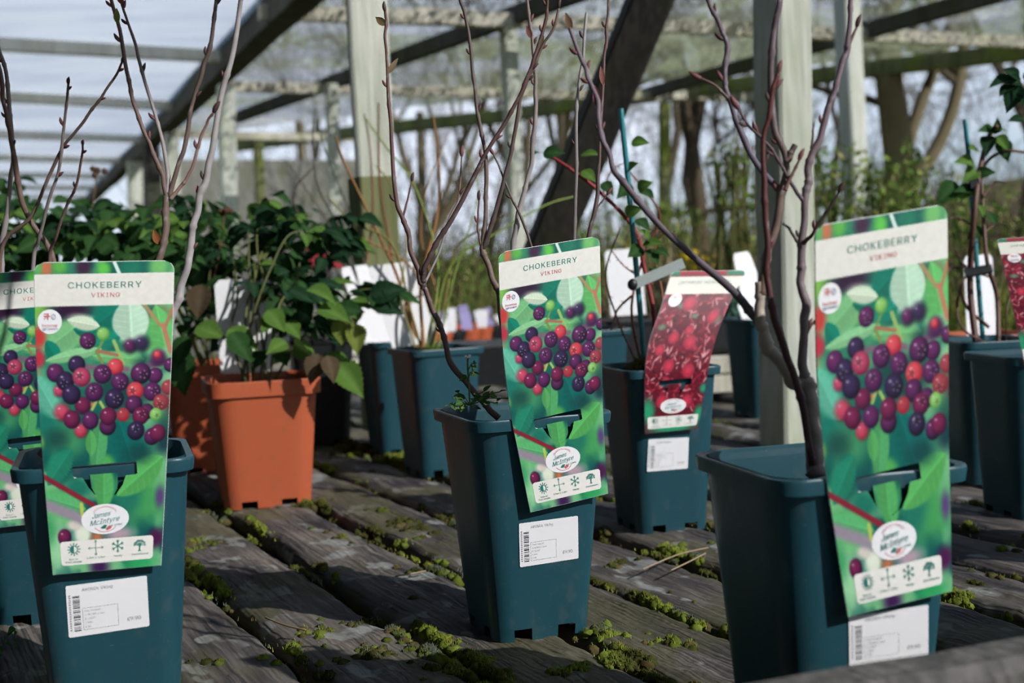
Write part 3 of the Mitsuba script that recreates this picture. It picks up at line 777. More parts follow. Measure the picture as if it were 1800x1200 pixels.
class Surf:
    """a printed label's surface: rows of left and right edges hung on a plane, with a slight bend"""
    def __init__(self, rows, p0, n, bend):
        v = [r[0] for r in rows]
        self.L, self.R = PchipInterpolator(v, [r[1] for r in rows]), PchipInterpolator(v, [r[2] for r in rows])
        self.p0, self.n, self.bend = p0, n, bend

    def taper(self, v):
        q = self(A([0., 1, 0, 1]), A([0.05, 0.05, v, v]))
        return np.linalg.norm(q[3] - q[2]) / np.linalg.norm(q[1] - q[0])

    def __call__(self, u, v, off=0.0):
        u, v = np.asarray(u, float), np.asarray(v, float)
        p = self.L(v) * (1 - u[..., None]) + self.R(v) * u[..., None]
        P = hit(p[..., 0], p[..., 1], self.p0, self.n)
        dist = P - CAM
        k = self.bend(u, v)
        P = CAM + dist * (1 + k / np.linalg.norm(dist, axis=-1))[..., None]      # a metre further along the line of sight per unit of bend
        return P + self.n * np.asarray(off)[..., None]


def corner_u(u, v, r=0.075):
    dv = v * HL / WL
    t = np.clip(1 - dv / r, 0, 1)
    w = 1 - 2 * r * (1 - np.sqrt(np.clip(1 - t * t, 0, 1)))
    return 0.5 + (u - 0.5) * w


def sheet_mesh(S, nu, nv, hole, off, grow=0.0, inside=None, vr=(0, 1), ur=(0, 1)):
    u, v = np.meshgrid(np.linspace(ur[0], ur[1], nu), np.linspace(vr[0], vr[1], nv), indexing='ij')
    u = corner_u(u, v); u, v = u.ravel(), v.ravel()
    f = grid_faces(nu, nv)
    if hole is not None:
        import shapely
        hp = Polygon([(a * WL, b * HL) for a, b in hole])
        c = np.stack([u[f].mean(1) * WL, v[f].mean(1) * HL], -1)
        inn = shapely.contains_xy(hp, c[:, 0], c[:, 1])
        if inside: inn = ~inn
        bad = np.zeros(len(u), bool); bad[f[inn].ravel()] = True
        f = f[~inn]
        good = np.zeros(len(u), bool); good[f.ravel()] = True
        ring = hp.exterior
        for k in np.nonzero(bad & good)[0]:
            q = ring.interpolate(ring.project(Point(u[k] * WL, v[k] * HL)))
            u[k], v[k] = q.x / WL, q.y / HL
    if grow:
        u = 0.5 + (u - 0.5) * (1 + grow); v = 0.5 + (v - 0.5) * (1 + grow * 0.5)
    used = np.unique(f); idx = -np.ones(len(u), int); idx[used] = np.arange(len(used))
    u, v, f = u[used], v[used], idx[f]
    return u, v, S(u, v, np.full(len(u), off)), f


_glyphs = {}


def glyph(ch):
    if ch not in _glyphs:
        if ch == ' ':
            _glyphs[ch] = None
        else:
            m = meshkit.text_mesh(ch, 1.0, 0.1)
            _glyphs[ch] = (np.array(m.vertices), np.array(m.faces))
    return _glyphs[ch]


def lettering(text, cap, width=None, slant=0.0, track=0.14):
    """flat letters centred on the origin, x right, y up"""
    x, ms = 0.0, []
    for ch in text:
        g = glyph(ch)
        if g is None: x += 0.45; continue
        v = g[0].copy(); w = v[:, 0].max() - v[:, 0].min()
        v[:, 0] += x - v[:, 0].min(); x += w + track
        top = v[:, 2] > 0.05
        ms.append((v, g[1]))
    v, f = join(*ms)
    v[:, 0] -= (x - track) / 2; v[:, 1] -= 0.5
    v[:, 0] += v[:, 1] * slant
    sx = cap if width is None else width / max(x - track, 1e-6)
    return np.column_stack([v[:, 0] * sx, v[:, 1] * cap, v[:, 2] * 0.001]), f


def disc(rx, ry, n=40):
    a = np.arange(n) * 2 * math.pi / n
    return np.vstack([np.column_stack([rx * np.cos(a), ry * np.sin(a), a * 0]), [[0, 0, 0]]]), A([[k, (k + 1) % n, n] for k in range(n)])


def ringm(r0, r1, n=30, a0=0, a1=2 * math.pi, ry=1.0):
    a = np.linspace(a0, a1, n)
    v = np.vstack([np.column_stack([r * np.cos(a), ry * r * np.sin(a), a * 0]) for r in (r0, r1)])
    return v, grid_faces(2, n)


def stroke(p, q, w):
    p, q = A(p, float), A(q, float); d = unit(q - p); s = A([-d[1], d[0]]) * w / 2
    v = A([p - s, q - s, q + s, p + s])
    return np.column_stack([v, np.zeros(4)]), A([[0, 1, 2], [0, 2, 3]])


def rrect(w, h, r, n=6):
    p = []
    for cx, cy, a in [(1, -1, -90), (1, 1, 0), (-1, 1, 90), (-1, -1, 180)]:
        for t in np.linspace(a, a + 90, n):
            p.append((cx * (w / 2 - r) + r * math.cos(math.radians(t)), cy * (h / 2 - r) + r * math.sin(math.radians(t)), 0))
    v = np.vstack([p, [[0, 0, 0]]]); n = len(p)
    return v, A([[k, (k + 1) % n, n] for k in range(n)])


def shift(m, x, y): return m[0] + A([x, y, 0]), m[1]


def icons(w):
    """the four care symbols, centred on x = -1.5, -.5, .5, 1.5 times the spacing w"""
    ms = []
    s = w * 0.30; x = -1.5 * w
    ms += [shift(ringm(s * .48, s * .62), x, 0), shift(ringm(0.0001, s * .48, 20, math.pi / 2, 3 * math.pi / 2), x, 0)]
    for k in range(12):
        a = k * math.pi / 6
        ms.append(shift(stroke((s * .66 * math.cos(a), s * .66 * math.sin(a)), (s * math.cos(a), s * math.sin(a)), s * .16), x, 0))
    x = -.5 * w
    for a in (0, 1, 2, 3):
        d = A([math.cos(a * math.pi / 2), math.sin(a * math.pi / 2)])
        n = A([-d[1], d[0]])
        ms += [shift(stroke((0, 0), d * s * 1.15, s * .09), x, 0), shift(stroke(d * s * 1.15, d * s * .85 + n * s * .2, s * .09), x, 0), shift(stroke(d * s * 1.15, d * s * .85 - n * s * .2, s * .09), x, 0)]
    x = .5 * w
    for k in range(6):
        a = k * math.pi / 3 + math.pi / 6; d = A([math.cos(a), math.sin(a)])
        ms.append(shift(stroke((0, 0), d * s, s * .13), x, 0))
        for q in (-.6, .6):
            e = A([math.cos(a + q), math.sin(a + q)])
            ms.append(shift(stroke(d * s * .55, d * s * .55 + e * s * .38, s * .11), x, 0))
    ms.append(shift(disc(s * .18, s * .18, 12), x, 0))
    x = 1.5 * w
    ms.append(shift(stroke((0, -s * 1.0), (0, 0), s * .22), x, 0)); ms.append(shift(stroke((-s * .25, -s), (s * .25, -s), s * .14), x, 0))
    for k in range(9):
        a = math.radians(10 + k * 20); d = A([math.cos(a), math.sin(a)])
        p = A([0, -s * .25 + .03 * s * (k % 3)]); e = p + d * s * 1.05 * (1 if k % 2 else .9)
        ms.append(shift(stroke(p, e, s * .09), x, 0))
        for q in (-.5, .5):
            g = A([math.cos(a + q), math.sin(a + q)])
            ms.append(shift(stroke(p + d * s * .6, p + d * s * .6 + g * s * .38, s * .08), x, 0))
    return join(*ms)


HOLE = [(.23, .655), (.755, .647), (.765, .690), (.67, .692), (.645, .722), (.59, .752), (.50, .768), (.42, .754), (.36, .725), (.315, .692), (.24, .692)]
TONGUE = [(.375, .685), (.605, .683), (.60, .735), (.56, .765), (.50, .775), (.43, .762), (.385, .728)]


def draw(key, S, name, mesh, uc, vc, bsdf, off, rotn=0.0, label=None, scale=None):
    if np.ptp(mesh[0][:, 0]) > 0.012 and len(mesh[0]) < 120:
        import trimesh
        mesh = trimesh.remesh.subdivide_to_size(np.asarray(mesh[0], float), np.asarray(mesh[1]), 0.005)
    v = mesh[0]; ca, sa = math.cos(rotn), math.sin(rotn)
    x, y = v[:, 0] * ca - v[:, 1] * sa, v[:, 0] * sa + v[:, 1] * ca
    u, w = uc + x / (WL * S.taper(vc)), vc - y / HL
    return part(key, name, (S(u, w, off + v[:, 2]), mesh[1]), bsdf, label=label)


def plant_label(label, rows, pot, art, title, sub, y_rim=None, tilt=0.03, bend=None, nu=170, nv=390, name='plant_label', hole=True, small=False):
    p0, n = front_plane(pot, y_rim or pot.top + 0.003, tilt)
    S = Surf(rows, p0, n, bend or (lambda u, v: 0.010 * np.clip(0.62 - v, 0, 1) ** 2 * 2.2 + 0.004 * (u - .5) ** 2))
    key = thing(name, label, 'plant label')
    H = HOLE if hole else None
    u, v, P, f = sheet_mesh(S, nu, nv, H, 0.0)
    part(key, 'printed_front', (P, f), 'm_print', smooth=True, color=art(u, v))
    u, v, P, f = sheet_mesh(S, 45, 100, H, -0.0007, grow=0.006)
    part(key, 'backing', (P, f[:, ::-1]), 'm_white', smooth=True, label='plain white back')
    if hole:
        u, v, P, f = sheet_mesh(S, 60, 70, TONGUE, -0.0022, inside=True, vr=(.66, .79), ur=(.3, .7))
        part(key, 'tongue', (P, f), 'm_print', smooth=True, color=art(u, v), label='cut tongue of the hook slot')
    e = 0.00035
    draw(key, S, 'title_lettering', lettering(title, 0.0053, 0.0655 if len(title) < 12 else 0.088, track=.30, slant=0 if len(title) < 12 else .2), .506, .0735, 'm_ink_teal', e)
    if sub: draw(key, S, 'subtitle_lettering', lettering(sub, 0.0038, 0.0255, track=.30), .512, .1055, 'm_ink_red', e)
    # round home grown badge
    uc, vc = (.105, .188) if not small else (.17, .185)
    bk = draw(key, S, 'badge', disc(0.0108, 0.0108), uc, vc, 'm_white', e)
    draw(bk, S, 'lettering', lettering('home', 0.0026, 0.0135), uc, vc + .012, 'm_ink_red', 2 * e)
    draw(bk, S, 'lettering', lettering('grown', 0.0022, 0.0135), uc, vc + .0225, 'm_ink_blue', 2 * e)
    draw(bk, S, 'flag', join(stroke((-.0052, .0068), (-.0004, .0068), .0009), stroke((-.0052, .0048), (.0006, .0048), .0012), stroke((-.0016, .0075), (-.0016, .0018), .0012), stroke((-.0052, .0022), (-.003, .004), .0008)), uc, vc, 'm_ink_red', 2 * e)
    draw(bk, S, 'leaf_mark', join(shift(ringm(.0016, .0021, 20, 0, 6.28, 1.15), .0034, .0042), stroke((.002, .0024), (.0045, .0056), .0004)), uc, vc, 'm_ink_blue', 2 * e)
    # oval grower's logo
    uc, vc = c2(531, 372)
    tl = math.radians(3)
    ok = draw(key, S, 'logo', disc(0.0214, 0.0136, 48), uc, vc, 'm_white', e)
    draw(ok, S, 'lettering', lettering('James', 0.0042, 0.0165, slant=.45), uc - .03, vc - .0155, 'm_ink_teal', 2 * e, tl * 2.5)
    draw(ok, S, 'lettering', lettering('McIntyre', 0.0046, 0.0265, slant=.45), uc - .0, vc + .005, 'm_ink_teal', 2 * e, tl * 2.5)
    draw(ok, S, 'lettering', lettering('& SONS', 0.0015, 0.0100), uc + .10, vc + .0205, 'm_ink_teal', 2 * e, tl * 1.5)
    draw(ok, S, 'arcs', join(ringm(.0118, .0122, 24, .6, 2.6, .92), ringm(.0132, .0135, 24, .7, 2.5, .88), ringm(.0118, .0124, 24, 3.8, 5.6, .95)), uc, vc, 'm_ink_red', 2 * e)
    draw(ok, S, 'berry_mark', join(shift(disc(.0018, .0016, 14), .0040, -.0074), shift(disc(.0016, .0015, 14), .0022, -.0086)), uc, vc, 'm_ink_red', 2.5 * e)
    draw(ok, S, 'leaf_mark', join(shift(disc(.0024, .0011, 14), -.0016, -.0074), shift(disc(.0020, .0010, 14), -.0003, -.0060)), uc, vc, 'm_ink_teal', 2.5 * e)
    # care strip
    uc, vc = c2(538, 532)
    w = 0.0197
    sk = draw(key, S, 'care_strip', rrect(0.0830, 0.0215, 0.003), uc, vc, 'm_cream', e)
    draw(sk, S, 'symbols', icons(w), uc, vc - .012, 'm_ink_teal', 2 * e)
    for k, t in enumerate(['Sun or', '1.5m x 1.5m', 'Hardy', 'Deciduous']):
        draw(sk, S, 'lettering', lettering(t, 0.0016, [0.0085, 0.0165, .0075, .0150][k]), uc + (k - 1.5) * w / (WL * .79), vc + .0195, 'm_ink_teal', 2 * e)
    draw(sk, S, 'lettering', lettering('Part shade', 0.0016, .0145), uc - 1.5 * w / (WL * .79), vc + .0285, 'm_ink_teal', 2 * e)
    return key


R_L = [(0, (60, 462), (306, 458)), (.25, (63, 600), (302.5, 594)), (.6, (74.5, 793), (294, 782)), (1, (93, 1010), (283, 993))]
R_C = [(0, (876.5, 444), (1054, 415)), (.3, (882, 585), (1057, 552)), (.6, (897, 720), (1059, 690)), (.8, (914, 808), (1063, 778)), (1, (932.5, 900), (1069, 867))]
R_R = [(0, (1433, 398), (1665, 359)), (.3, (1435, 606), (1667, 562)), (.6, (1450, 812), (1668, 770)), (.8, (1470, 950), (1671, 906)), (1, (1491, 1084), (1674, 1038))]
R_LL = [(0, (-42, 483), (158, 468)), (.3, (-40, 620), (157, 605)), (.7, (-27, 795), (152, 780)), (1, (-12, 928), (141, 911))]
R_J = [(0, (1181, 477), (1313, 475)), (.2, (1165, 532), (1284, 530)), (.45, (1140, 610), (1255, 606)), (.6, (1134, 655), (1245, 650)), (.8, (1133, 708), (1236, 702)), (1, (1134, 762), (1227, 753))]
plant_label('upright chokeberry label clipped on the front left pot', R_L, pot_l, art_choke, 'CHOKEBERRY', 'VIKING')
plant_label('sharp slightly tilted chokeberry label clipped on the centre pot', R_C, pot_c, art_choke, 'CHOKEBERRY', 'VIKING')
plant_label('large blurred chokeberry label clipped on the right pot', R_R, pot_r, art_choke, 'CHOKEBERRY', 'VIKING')
plant_label('chokeberry label half hidden at the left picture edge', R_LL, pot_ll, art_choke, 'CHOKEBERRY', 'VIKING', nu=120, nv=270)
plant_label('red japanese wineberry label leaning back on the pot behind', R_J, pot_j, art_wine, 'JAPANESE WINEBERRY', None, nu=110, nv=240,
            bend=lambda u, v: 0.10 * np.clip(0.62 - v, 0, 1) ** 1.6, small=True)
R_P = [(0, (1752, 420), (1892, 412)), (.5, (1776, 520), (1888, 512)), (1, (1800, 640), (1890, 632))]
plant_label('pink faded wineberry label at the right picture edge', R_P, pot_f2, art_wine, 'JAPANESE WINEBERRY', None, nu=90, nv=180, hole=False, small=True)


# ------------------------------------------------------------------ price stickers (parts of their pots)
def sticker(pot, quad, title, price, y=0.0):
    """quad: the four corners, top left first, clockwise"""
    kk = (pot.top - 0.005 - pot.base) / pot.h
    p0 = pot.T(A([0, -(pot.half(0.1) + 0.0011), 0.1])); n = pot.R @ unit(A([0, -1.0, kk]) * A([1, 1, -1]) * A([1, 1, 1]))
    q = [A(a, float) for a in quad]
    WS, HS = 0.052, 0.036

    def S(u, v, off):
        u, v = np.asarray(u), np.asarray(v)
        uu, vv = u[..., None], v[..., None]
        p = (q[0] * (1 - uu) + q[1] * uu) * (1 - vv) + (q[3] * (1 - uu) + q[2] * uu) * vv
        return hit(p[..., 0], p[..., 1], p0, n) + n * np.asarray(off)[..., None]

    def put(k, name, m, uc, vc, mat, off):
        v = m[0]
        return part(k, name, (S(uc + v[:, 0] / WS, vc - v[:, 1] / HS, off + v[:, 2] * 0.3), m[1]), mat)
    m = rrect(WS, HS, 0.0012)
    k = put(pot.key, 'price_sticker', m, .5, .5, 'm_white', 0.0)
    e = 0.00015
    put(k, 'title_lettering', lettering(title, 0.0021, 0.0195), .385, .115, 'm_ink_black', e)
    put(k, 'price_lettering', lettering(price, 0.0026, 0.0088, track=.10), .815, .80, 'm_ink_black', e)
    r = np.random.default_rng(3); ms = []; y = 0
    while y < 0.024:
        h = r.uniform(.0003, .0011)
        ms.append(shift(stroke((0, 0), (0.0046, 0), h), 0, -y)); y += h + r.uniform(.0003, .0009)
    put(k, 'barcode', join(*ms), .075, .22, 'm_ink_black', e)
    put(k, 'barcode_digits', join(*[shift(stroke((0, 0), (.0014, 0), .0009), 0, -j * .0016) for j in range(16)]), .025, .2, 'm_ink_grey', e)
    w, h = .0225, .0150
    put(k, 'box_outline', join(stroke((0, 0), (w, 0), .0003), stroke((w, 0), (w, -h), .0003), stroke((w, -h), (0, -h), .0003), stroke((0, -h), (0, 0), .0003)), .19, .47, 'm_ink_grey', e)
    for j, t in enumerate(['Plant Passport', 'A ARONIA x prun', 'B 126529', 'C 4081', 'D GB']):
        put(k, 'small_lettering', lettering(t, 0.0012, [.0105, .0125, .0068, .0048, .0034][j]), .215 + [.0105, .0125, .0068, .0048, .0034][j] / 2 / WS, .525 + j * .076, 'm_ink_black', e)
    return k


sticker(pot_l, [(115, 1030), (258, 1011), (263, 1100), (121, 1121)], 'ARONIA Viking', '£9.90')
sticker(pot_c, [(912, 920), (1016, 906), (1017, 981), (914, 997)], 'ARONIA Viking', '£9.90')
sticker(pot_r, [(1492, 1084), (1632, 1062), (1632, 1150), (1493, 1170)], 'ARONIA Viking', '£9.90')
sticker(pot_j, [(1140, 772), (1211, 768), (1209, 823), (1137, 829)], 'Japanese Wineberry', '£9.99')

# ------------------------------------------------------------------ chokeberry shrubs
BROWN, GREY, RED, DARK = lin((112, 94, 84)), lin((156, 150, 148)), lin((102, 72, 66)), lin((76, 63, 60))
bud_m = {}


def bud_ply(col, name):
    if name not in bud_m:
        t = np.linspace(0, 1, 7)
        P = np.column_stack([0.0006 * np.sin(t * 3), t * 0, t * 0.0105])
        v, f = tube(P, 0.0019 * np.sin(np.clip(t * 0.86 + 0.14, 0, 1) * math.pi) ** 0.8 + 0.0002, 6)
        c = np.clip(np.asarray(col) * (0.8 + 0.5 * meshkit.noise(v * 900)[:, None]), 0, 1)
        bud_m[name] = mikit.ply((v, f), 'm_bark', smooth=True, color=c)
    return bud_m[name]


def stem(key, pts, d0, d1, r0, r1, col, col2=None, seed=0, buds=(), name='stem', knob=0.18, d_pts=None):
    n = len(pts); r0, r1 = r0 * 0.80, r1 * 0.74
    dd = np.linspace(d0, d1, n) if d_pts is None else d_pts
    P = catmull([at(x, y, d) for (x, y), d in zip(pts, dd)], 9)
    m = len(P); t = np.linspace(0, 1, m)
    rr = np.random.default_rng(seed + 100)
    P = P + np.stack([(meshkit.noise(np.stack([t * m * 0.22, t * 0 + seed + 3.7 * a, t * 0], -1), a) - 0.5) for a in range(3)], -1) * r0 * 0.7
    R = (r0 + (r1 - r0) * t) * (1 + knob * (meshkit.noise(np.stack([t * m * 0.16, t * 0 + seed, t * 0], -1), 4) - 0.35))
    nodes = rr.choice(np.arange(2, m - 2), max(1, m // 14), replace=False)
    R[nodes] *= 1.28
    v, f = tube(P, R, 8)
    tt = np.concatenate([np.repeat(t, 8), [0, 1]])[:, None]
    c = np.asarray(col) * (1 - tt) + np.asarray(col if col2 is None else col2) * tt
    nn = meshkit.fbm(v * 130 + seed, 4, 9)[:, None]
    c = c * (0.72 + 0.6 * nn)
    sp = meshkit.noise(v * 420 + seed, 5)[:, None] > 0.84
    c = np.where(sp, c * 0.5 + 0.17, c)
    k = part(key, name, (v, f), 'm_bark', smooth=True, color=np.clip(c, 0, 1))
    T = np.gradient(P, axis=0)
    for b, sd in buds:
        i = int(np.clip(b * (m - 1), 0, m - 1)); tdir = unit(T[i])
        s = unit(np.cross(tdir, FWD)) * sd
        z = unit(tdir * 0.85 + s * 0.45) if b < 0.99 else tdir
        x = unit(np.cross(z, FWD)); y = np.cross(z, x)
        p = P[i] + s * R[i] * (0.75 if b < 0.99 else 0)
        q = (0.85 if b < 0.99 else 1.1) * rr.uniform(.8, 1.15)
        part_ref(k, 'bud', bud_ply((0.070, 0.036, 0.034) if rr.random() < .7 else (0.15, 0.055, 0.055), 'bud' if rr.random() < .6 else 'redbud'), frame(p, x * q, y * q, z * q))
    return k


def bud_leaf(key, p, q, w, cols):
    """an unfolding leaf at a shoot's tip"""
    p, q = np.asarray(p), np.asarray(q); d = q - p; L = np.linalg.norm(d); d = d / L
    x = unit(np.cross(d, FWD)); y = np.cross(d, x)
    t = np.linspace(0, 1, 7); wd = w * np.sin(math.pi * np.clip(t, 0, 1) ** .8) + 0.0002
    V = np.concatenate([[p + d * L * a + x * s * b + y * abs(s) * b * .6 for s in (-1, 0, 1)] for a, b in zip(t, wd)])
    return part(key, 'opening_leaf', (V, grid_faces(7, 3)), 'm_leaf', smooth=True, color=np.clip(A(cols) * np.repeat(.8 + .4 * t, 3)[:, None], 0, 1))


k = thing('chokeberry_shrub', 'bare chokeberry shrub of five shoots forking at the upper left in the front left pot', 'shrub')
stem(k, [(70, 800), (150, 690), (230, 560), (280, 455), (290, 397), (294, 345)], 1.25, 1.25, .0050, .0042, BROWN, BROWN, 1)
stem(k, [(294, 348), (285, 308), (271, 271), (250, 224), (234, 173), (222, 117), (210, 51), (196, 0), (188, -40)], 1.25, 1.24, .0030, .0020, BROWN, RED, 2, [(.33, -1), (.72, 1), (.85, 1)])
stem(k, [(295, 340), (292, 285), (276, 210), (255, 140), (236, 75), (220, 28), (215, 6)], 1.25, 1.27, .0026, .0015, GREY, RED, 3, [(.35, 1), (.55, -1), (.78, 1), (.93, -1), (1, 1)])
stem(k, [(297, 345), (315, 289), (329, 233), (343, 163), (360, 112), (371, 70), (381, 0), (385, -40)], 1.25, 1.23, .0029, .0022, BROWN, DARK, 4, [(.42, -1), (.62, 1), (.85, -1)])
stem(k, [(298, 350), (317, 328), (332, 308), (348, 261), (362, 219), (374, 198)], 1.25, 1.24, .0024, .0016, lin((160, 130, 120)), RED, 5, [(.6, 1), (1, 1)])
stem(k, [(240, 790), (285, 640), (304, 555), (320, 500), (334, 448), (341, 397), (353, 345), (367, 289), (378, 224), (390, 159), (409, 93), (423, 0), (429, -40)], 1.24, 1.25, .0052, .0030, GREY, GREY, 6, [(.36, -1), (.55, 1), (.78, 1)])
bud_leaf(k, at(350, 345, 1.25), at(347, 325, 1.25), .002, (.25, .06, .06))
bud_leaf(k, at(207, 42, 1.24), at(205, 14, 1.24), .003, (.25, .26, .07))
bud_leaf(k, at(216, 8, 1.26), at(208, -12, 1.26), .003, (.30, .08, .05))
bud_leaf(k, at(282, 430, 1.25), at(270, 404, 1.25), .004, (.32, .12, .05))

k = thing('chokeberry_shrub', 'bare chokeberry shrub at the left edge with crossing thin shoots', 'shrub')
stem(k, [(60, 745), (90, 600), (92, 458), (51, 384), (33, 325), (24, 266), (16, 231), (6, 172), (0, 129), (-8, 80)], 1.60, 1.50, .0048, .0030, BROWN, RED, 11, [(.6, -1), (.72, 1), (.88, 1)])
stem(k, [(40, 745), (10, 560), (2, 443), (12, 376), (20, 313), (22, 251), (18, 196), (10, 129), (0, 90), (-10, 60)], 1.60, 1.52, .0044, .0028, GREY, BROWN, 12, [(.7, 1), (.83, 1)])
stem(k, [(30, 745), (5, 560), (4, 435), (55, 378), (94, 290), (114, 255), (145, 215), (176, 174), (204, 133), (215, 110)], 1.60, 1.47, .0032, .0017, BROWN, BROWN, 13, [(.55, -1), (.78, -1), (.93, -1), (1, 1)])
stem(k, [(62, 745), (58, 560), (59, 450), (70, 415), (82, 364), (102, 302), (110, 235), (117, 176), (120, 149)], 1.60, 1.48, .0034, .0018, GREY, BROWN, 14, [(.62, -1), (.78, 1), (.96, -1), (1, 1)])
stem(k, [(70, 745), (86, 560), (88, 450), (98, 415), (118, 360), (135, 325), (143, 274), (146, 255)], 1.60, 1.49, .0030, .0016, BROWN, RED, 15, [(.70, 1), (.9, -1), (1, 1)])

k = thing('chokeberry_shrub', 'bare chokeberry shrub with many upright shoots in the centre pot', 'shrub')
D = 1.44
stem(k, [(878, 735), (851, 708), (822, 673), (793, 637), (779, 587), (761, 544), (747, 511), (734, 475), (723, 440), (711, 389), (696, 348), (688, 264), (684, 183), (680, 128), (678, 66), (677, 20)], D, D, .0046, .0019, lin((92, 72, 68)), RED, 21, [(.28, 1), (.66, 1), (.84, 1), (1, 1)])
stem(k, [(708, 382), (714, 360), (719, 341), (724, 319)], D, D, .0016, .0011, RED, RED, 22, [(1, 1)], name='side_shoot')
stem(k, [(745, 508), (744, 490), (747, 472), (768, 425), (805, 367), (842, 293), (856, 264), (889, 213), (915, 165), (933, 121), (944, 84), (959, 33), (964, 0), (968, -40)], D, D - .03, .0036, .0022, DARK, RED, 23, [(.42, 1), (.5, -1), (.7, -1), (.82, 1), (.9, 1)])
stem(k, [(748, 495), (772, 443), (790, 385), (805, 348), (812, 275)], D, D + .02, .0020, .0012, GREY, RED, 24, [(.8, -1), (1, 1)])
stem(k, [(905, 735), (890, 600), (876, 515), (865, 486), (851, 447), (847, 428)], D, D, .0046, .0040, BROWN, BROWN, 25)
stem(k, [(849, 440), (867, 385), (889, 308), (904, 238), (915, 176), (930, 136), (941, 110), (959, 73), (974, 48), (981, 15)], D, D - .02, .0032, .0017, DARK, BROWN, 26, [(.3, 1), (.55, -1), (.75, -1), (.9, 1), (1, 1)])
stem(k, [(848, 436), (852, 390), (854, 348), (853, 271), (845, 227), (834, 154), (827, 88), (820, 37), (810, 0), (805, -35)], D, D + .02, .0030, .0022, BROWN, DARK, 27, [(.5, -1), (.66, 1), (.8, 1)])
stem(k, [(846, 432), (841, 410), (840, 385), (842, 352)], D, D, .0018, .0012, BROWN, RED, 28, [(.6, 1), (1, 1)], name='side_shoot')
stem(k, [(925, 735), (905, 560), (902, 436), (913, 374), (924, 330), (933, 286), (939, 220), (942, 161), (939, 110), (935, 66), (928, 0), (925, -40)], D, D + .03, .0040, .0022, GREY, BROWN, 29, [(.55, 1), (.66, 1), (.8, -1), (.86, -1)])
stem(k, [(937, 440), (919, 389), (900, 348), (882, 304), (867, 271)], D, D, .0019, .0012, DARK, BROWN, 30, [(.5, 1), (1, 1)])
stem(k, [(960, 735), (1005, 560), (1010, 418), (1012, 300), (1012, 205), (1018, 154), (1025, 99), (1030, 22)], D, D + .03, .0030, .0020, DARK, GREY, 31, [(.5, 1), (.7, -1), (.93, 1)])
stem(k, [(970, 735), (1015, 560), (1034, 414), (1047, 367), (1052, 312), (1054, 231), (1060, 147), (1063, 99), (1067, 48), (1069, 0), (1071, -40)], D, D + .04, .0031, .0019, DARK, RED, 32, [(.5, 1), (.8, 1), (.9, 1)])
stem(k, [(1048, 367), (1057, 356), (1067, 343)], D + .02, D + .02, .0014, .0010, BROWN, DARK, 33, [(1, 1)], name='side_shoot')
bud_leaf(k, at(678, 45, D), at(660, 30, D), .004, (.16, .12, .06))
bud_leaf(k, at(682, 130, D), at(700, 102, D), .003, (.30, .22, .12))
bud_leaf(k, at(945, 90, D), at(956, 62, D), .003, (.14, .12, .05))
bud_leaf(k, at(934, 68, D), at(925, 45, D), .003, (.22, .10, .08))
bud_leaf(k, at(1060, 150, D), at(1056, 116, D), .003, (.35, .14, .12))

k = thing('chokeberry_shrub', 'stout bare chokeberry shrub with a thick grey trunk in the right pot', 'shrub')
D = 1.06
stem(k, [(1437, 840), (1432, 800), (1430, 772), (1427, 713), (1418, 675), (1395, 669), (1371, 643), (1353, 611), (1339, 580), (1338, 545), (1329, 497)], D, D, .0098, .0050, lin((140, 130, 128)), lin((165, 152, 136)), 41, name='trunk', d_pts=None, knob=.1)
stem(k, [(1336, 572), (1324, 552), (1287, 509), (1221, 453), (1165, 401), (1114, 345), (1081, 299), (1060, 243), (1049, 177), (1035, 135), (1021, 103), (1003, 50)], D, D + .08, .0042, .0024, lin((82, 74, 80)), lin((120, 104, 112)), 42, [(.66, -1), (.8, 1), (.86, -1), (.93, 1)])
bud_leaf(k, at(1004, 54, D + .08), at(994, 22, D + .08), .003, (.20, .12, .07))
bud_leaf(k, at(1050, 190, D + .06), at(1046, 150, D + .06), .003, (.28, .10, .12))
stem(k, [(1428, 820), (1413, 713), (1395, 657), (1374, 594), (1355, 538), (1348, 476), (1348, 384), (1344, 320), (1344, 240), (1356, 176), (1368, 128)], D - .02, D - .03, .0042, .0024, lin((66, 44, 46)), lin((92, 44, 38)), 43, [(.55, -1), (.75, -1), (.9, 1), (.95, -1), (1, 1)])
stem(k, [(1340, 520), (1350, 440), (1362, 400), (1374, 340), (1383, 285), (1372, 250), (1362, 216), (1356, 130), (1360, 50), (1368, 5), (1371, -40)], D, D, .0046, .0030, lin((120, 100, 84)), lin((86, 74, 84)), 44, [(.3, 1), (.5, 1), (.95, 1)])
stem(k, [(1382, 286), (1390, 270), (1398, 256)], D, D, .0034, .0032, BROWN, DARK, 45, name='cut_stub')
stem(k, [(1378, 335), (1388, 316), (1404, 282)], D - .01, D - .01, .0026, .0012, RED, RED, 46, [(1, 1)], name='side_shoot')
stem(k, [(1426, 700), (1412, 660), (1411, 615), (1413, 580), (1418, 538), (1410, 510), (1410, 476), (1412, 424), (1416, 360), (1420, 320), (1428, 272), (1448, 224), (1464, 168), (1480, 112), (1492, 72), (1496, 0), (1499, -40)], D, D, .0050, .0026, lin((125, 112, 110)), lin((110, 92, 100)), 47, [(.2, -1), (.45, 1), (.7, 1)])
stem(k, [(1488, 84), (1497, 66), (1505, 48)], D, D, .0020, .0012, BROWN, RED, 48, [(1, 1)], name='side_shoot')
stem(k, [(1408, 432), (1420, 420), (1428, 412), (1450, 378), (1474, 338)], D, D - .03, .0022, .0014, DARK, DARK, 49, [(.6, 1), (1, 1)])
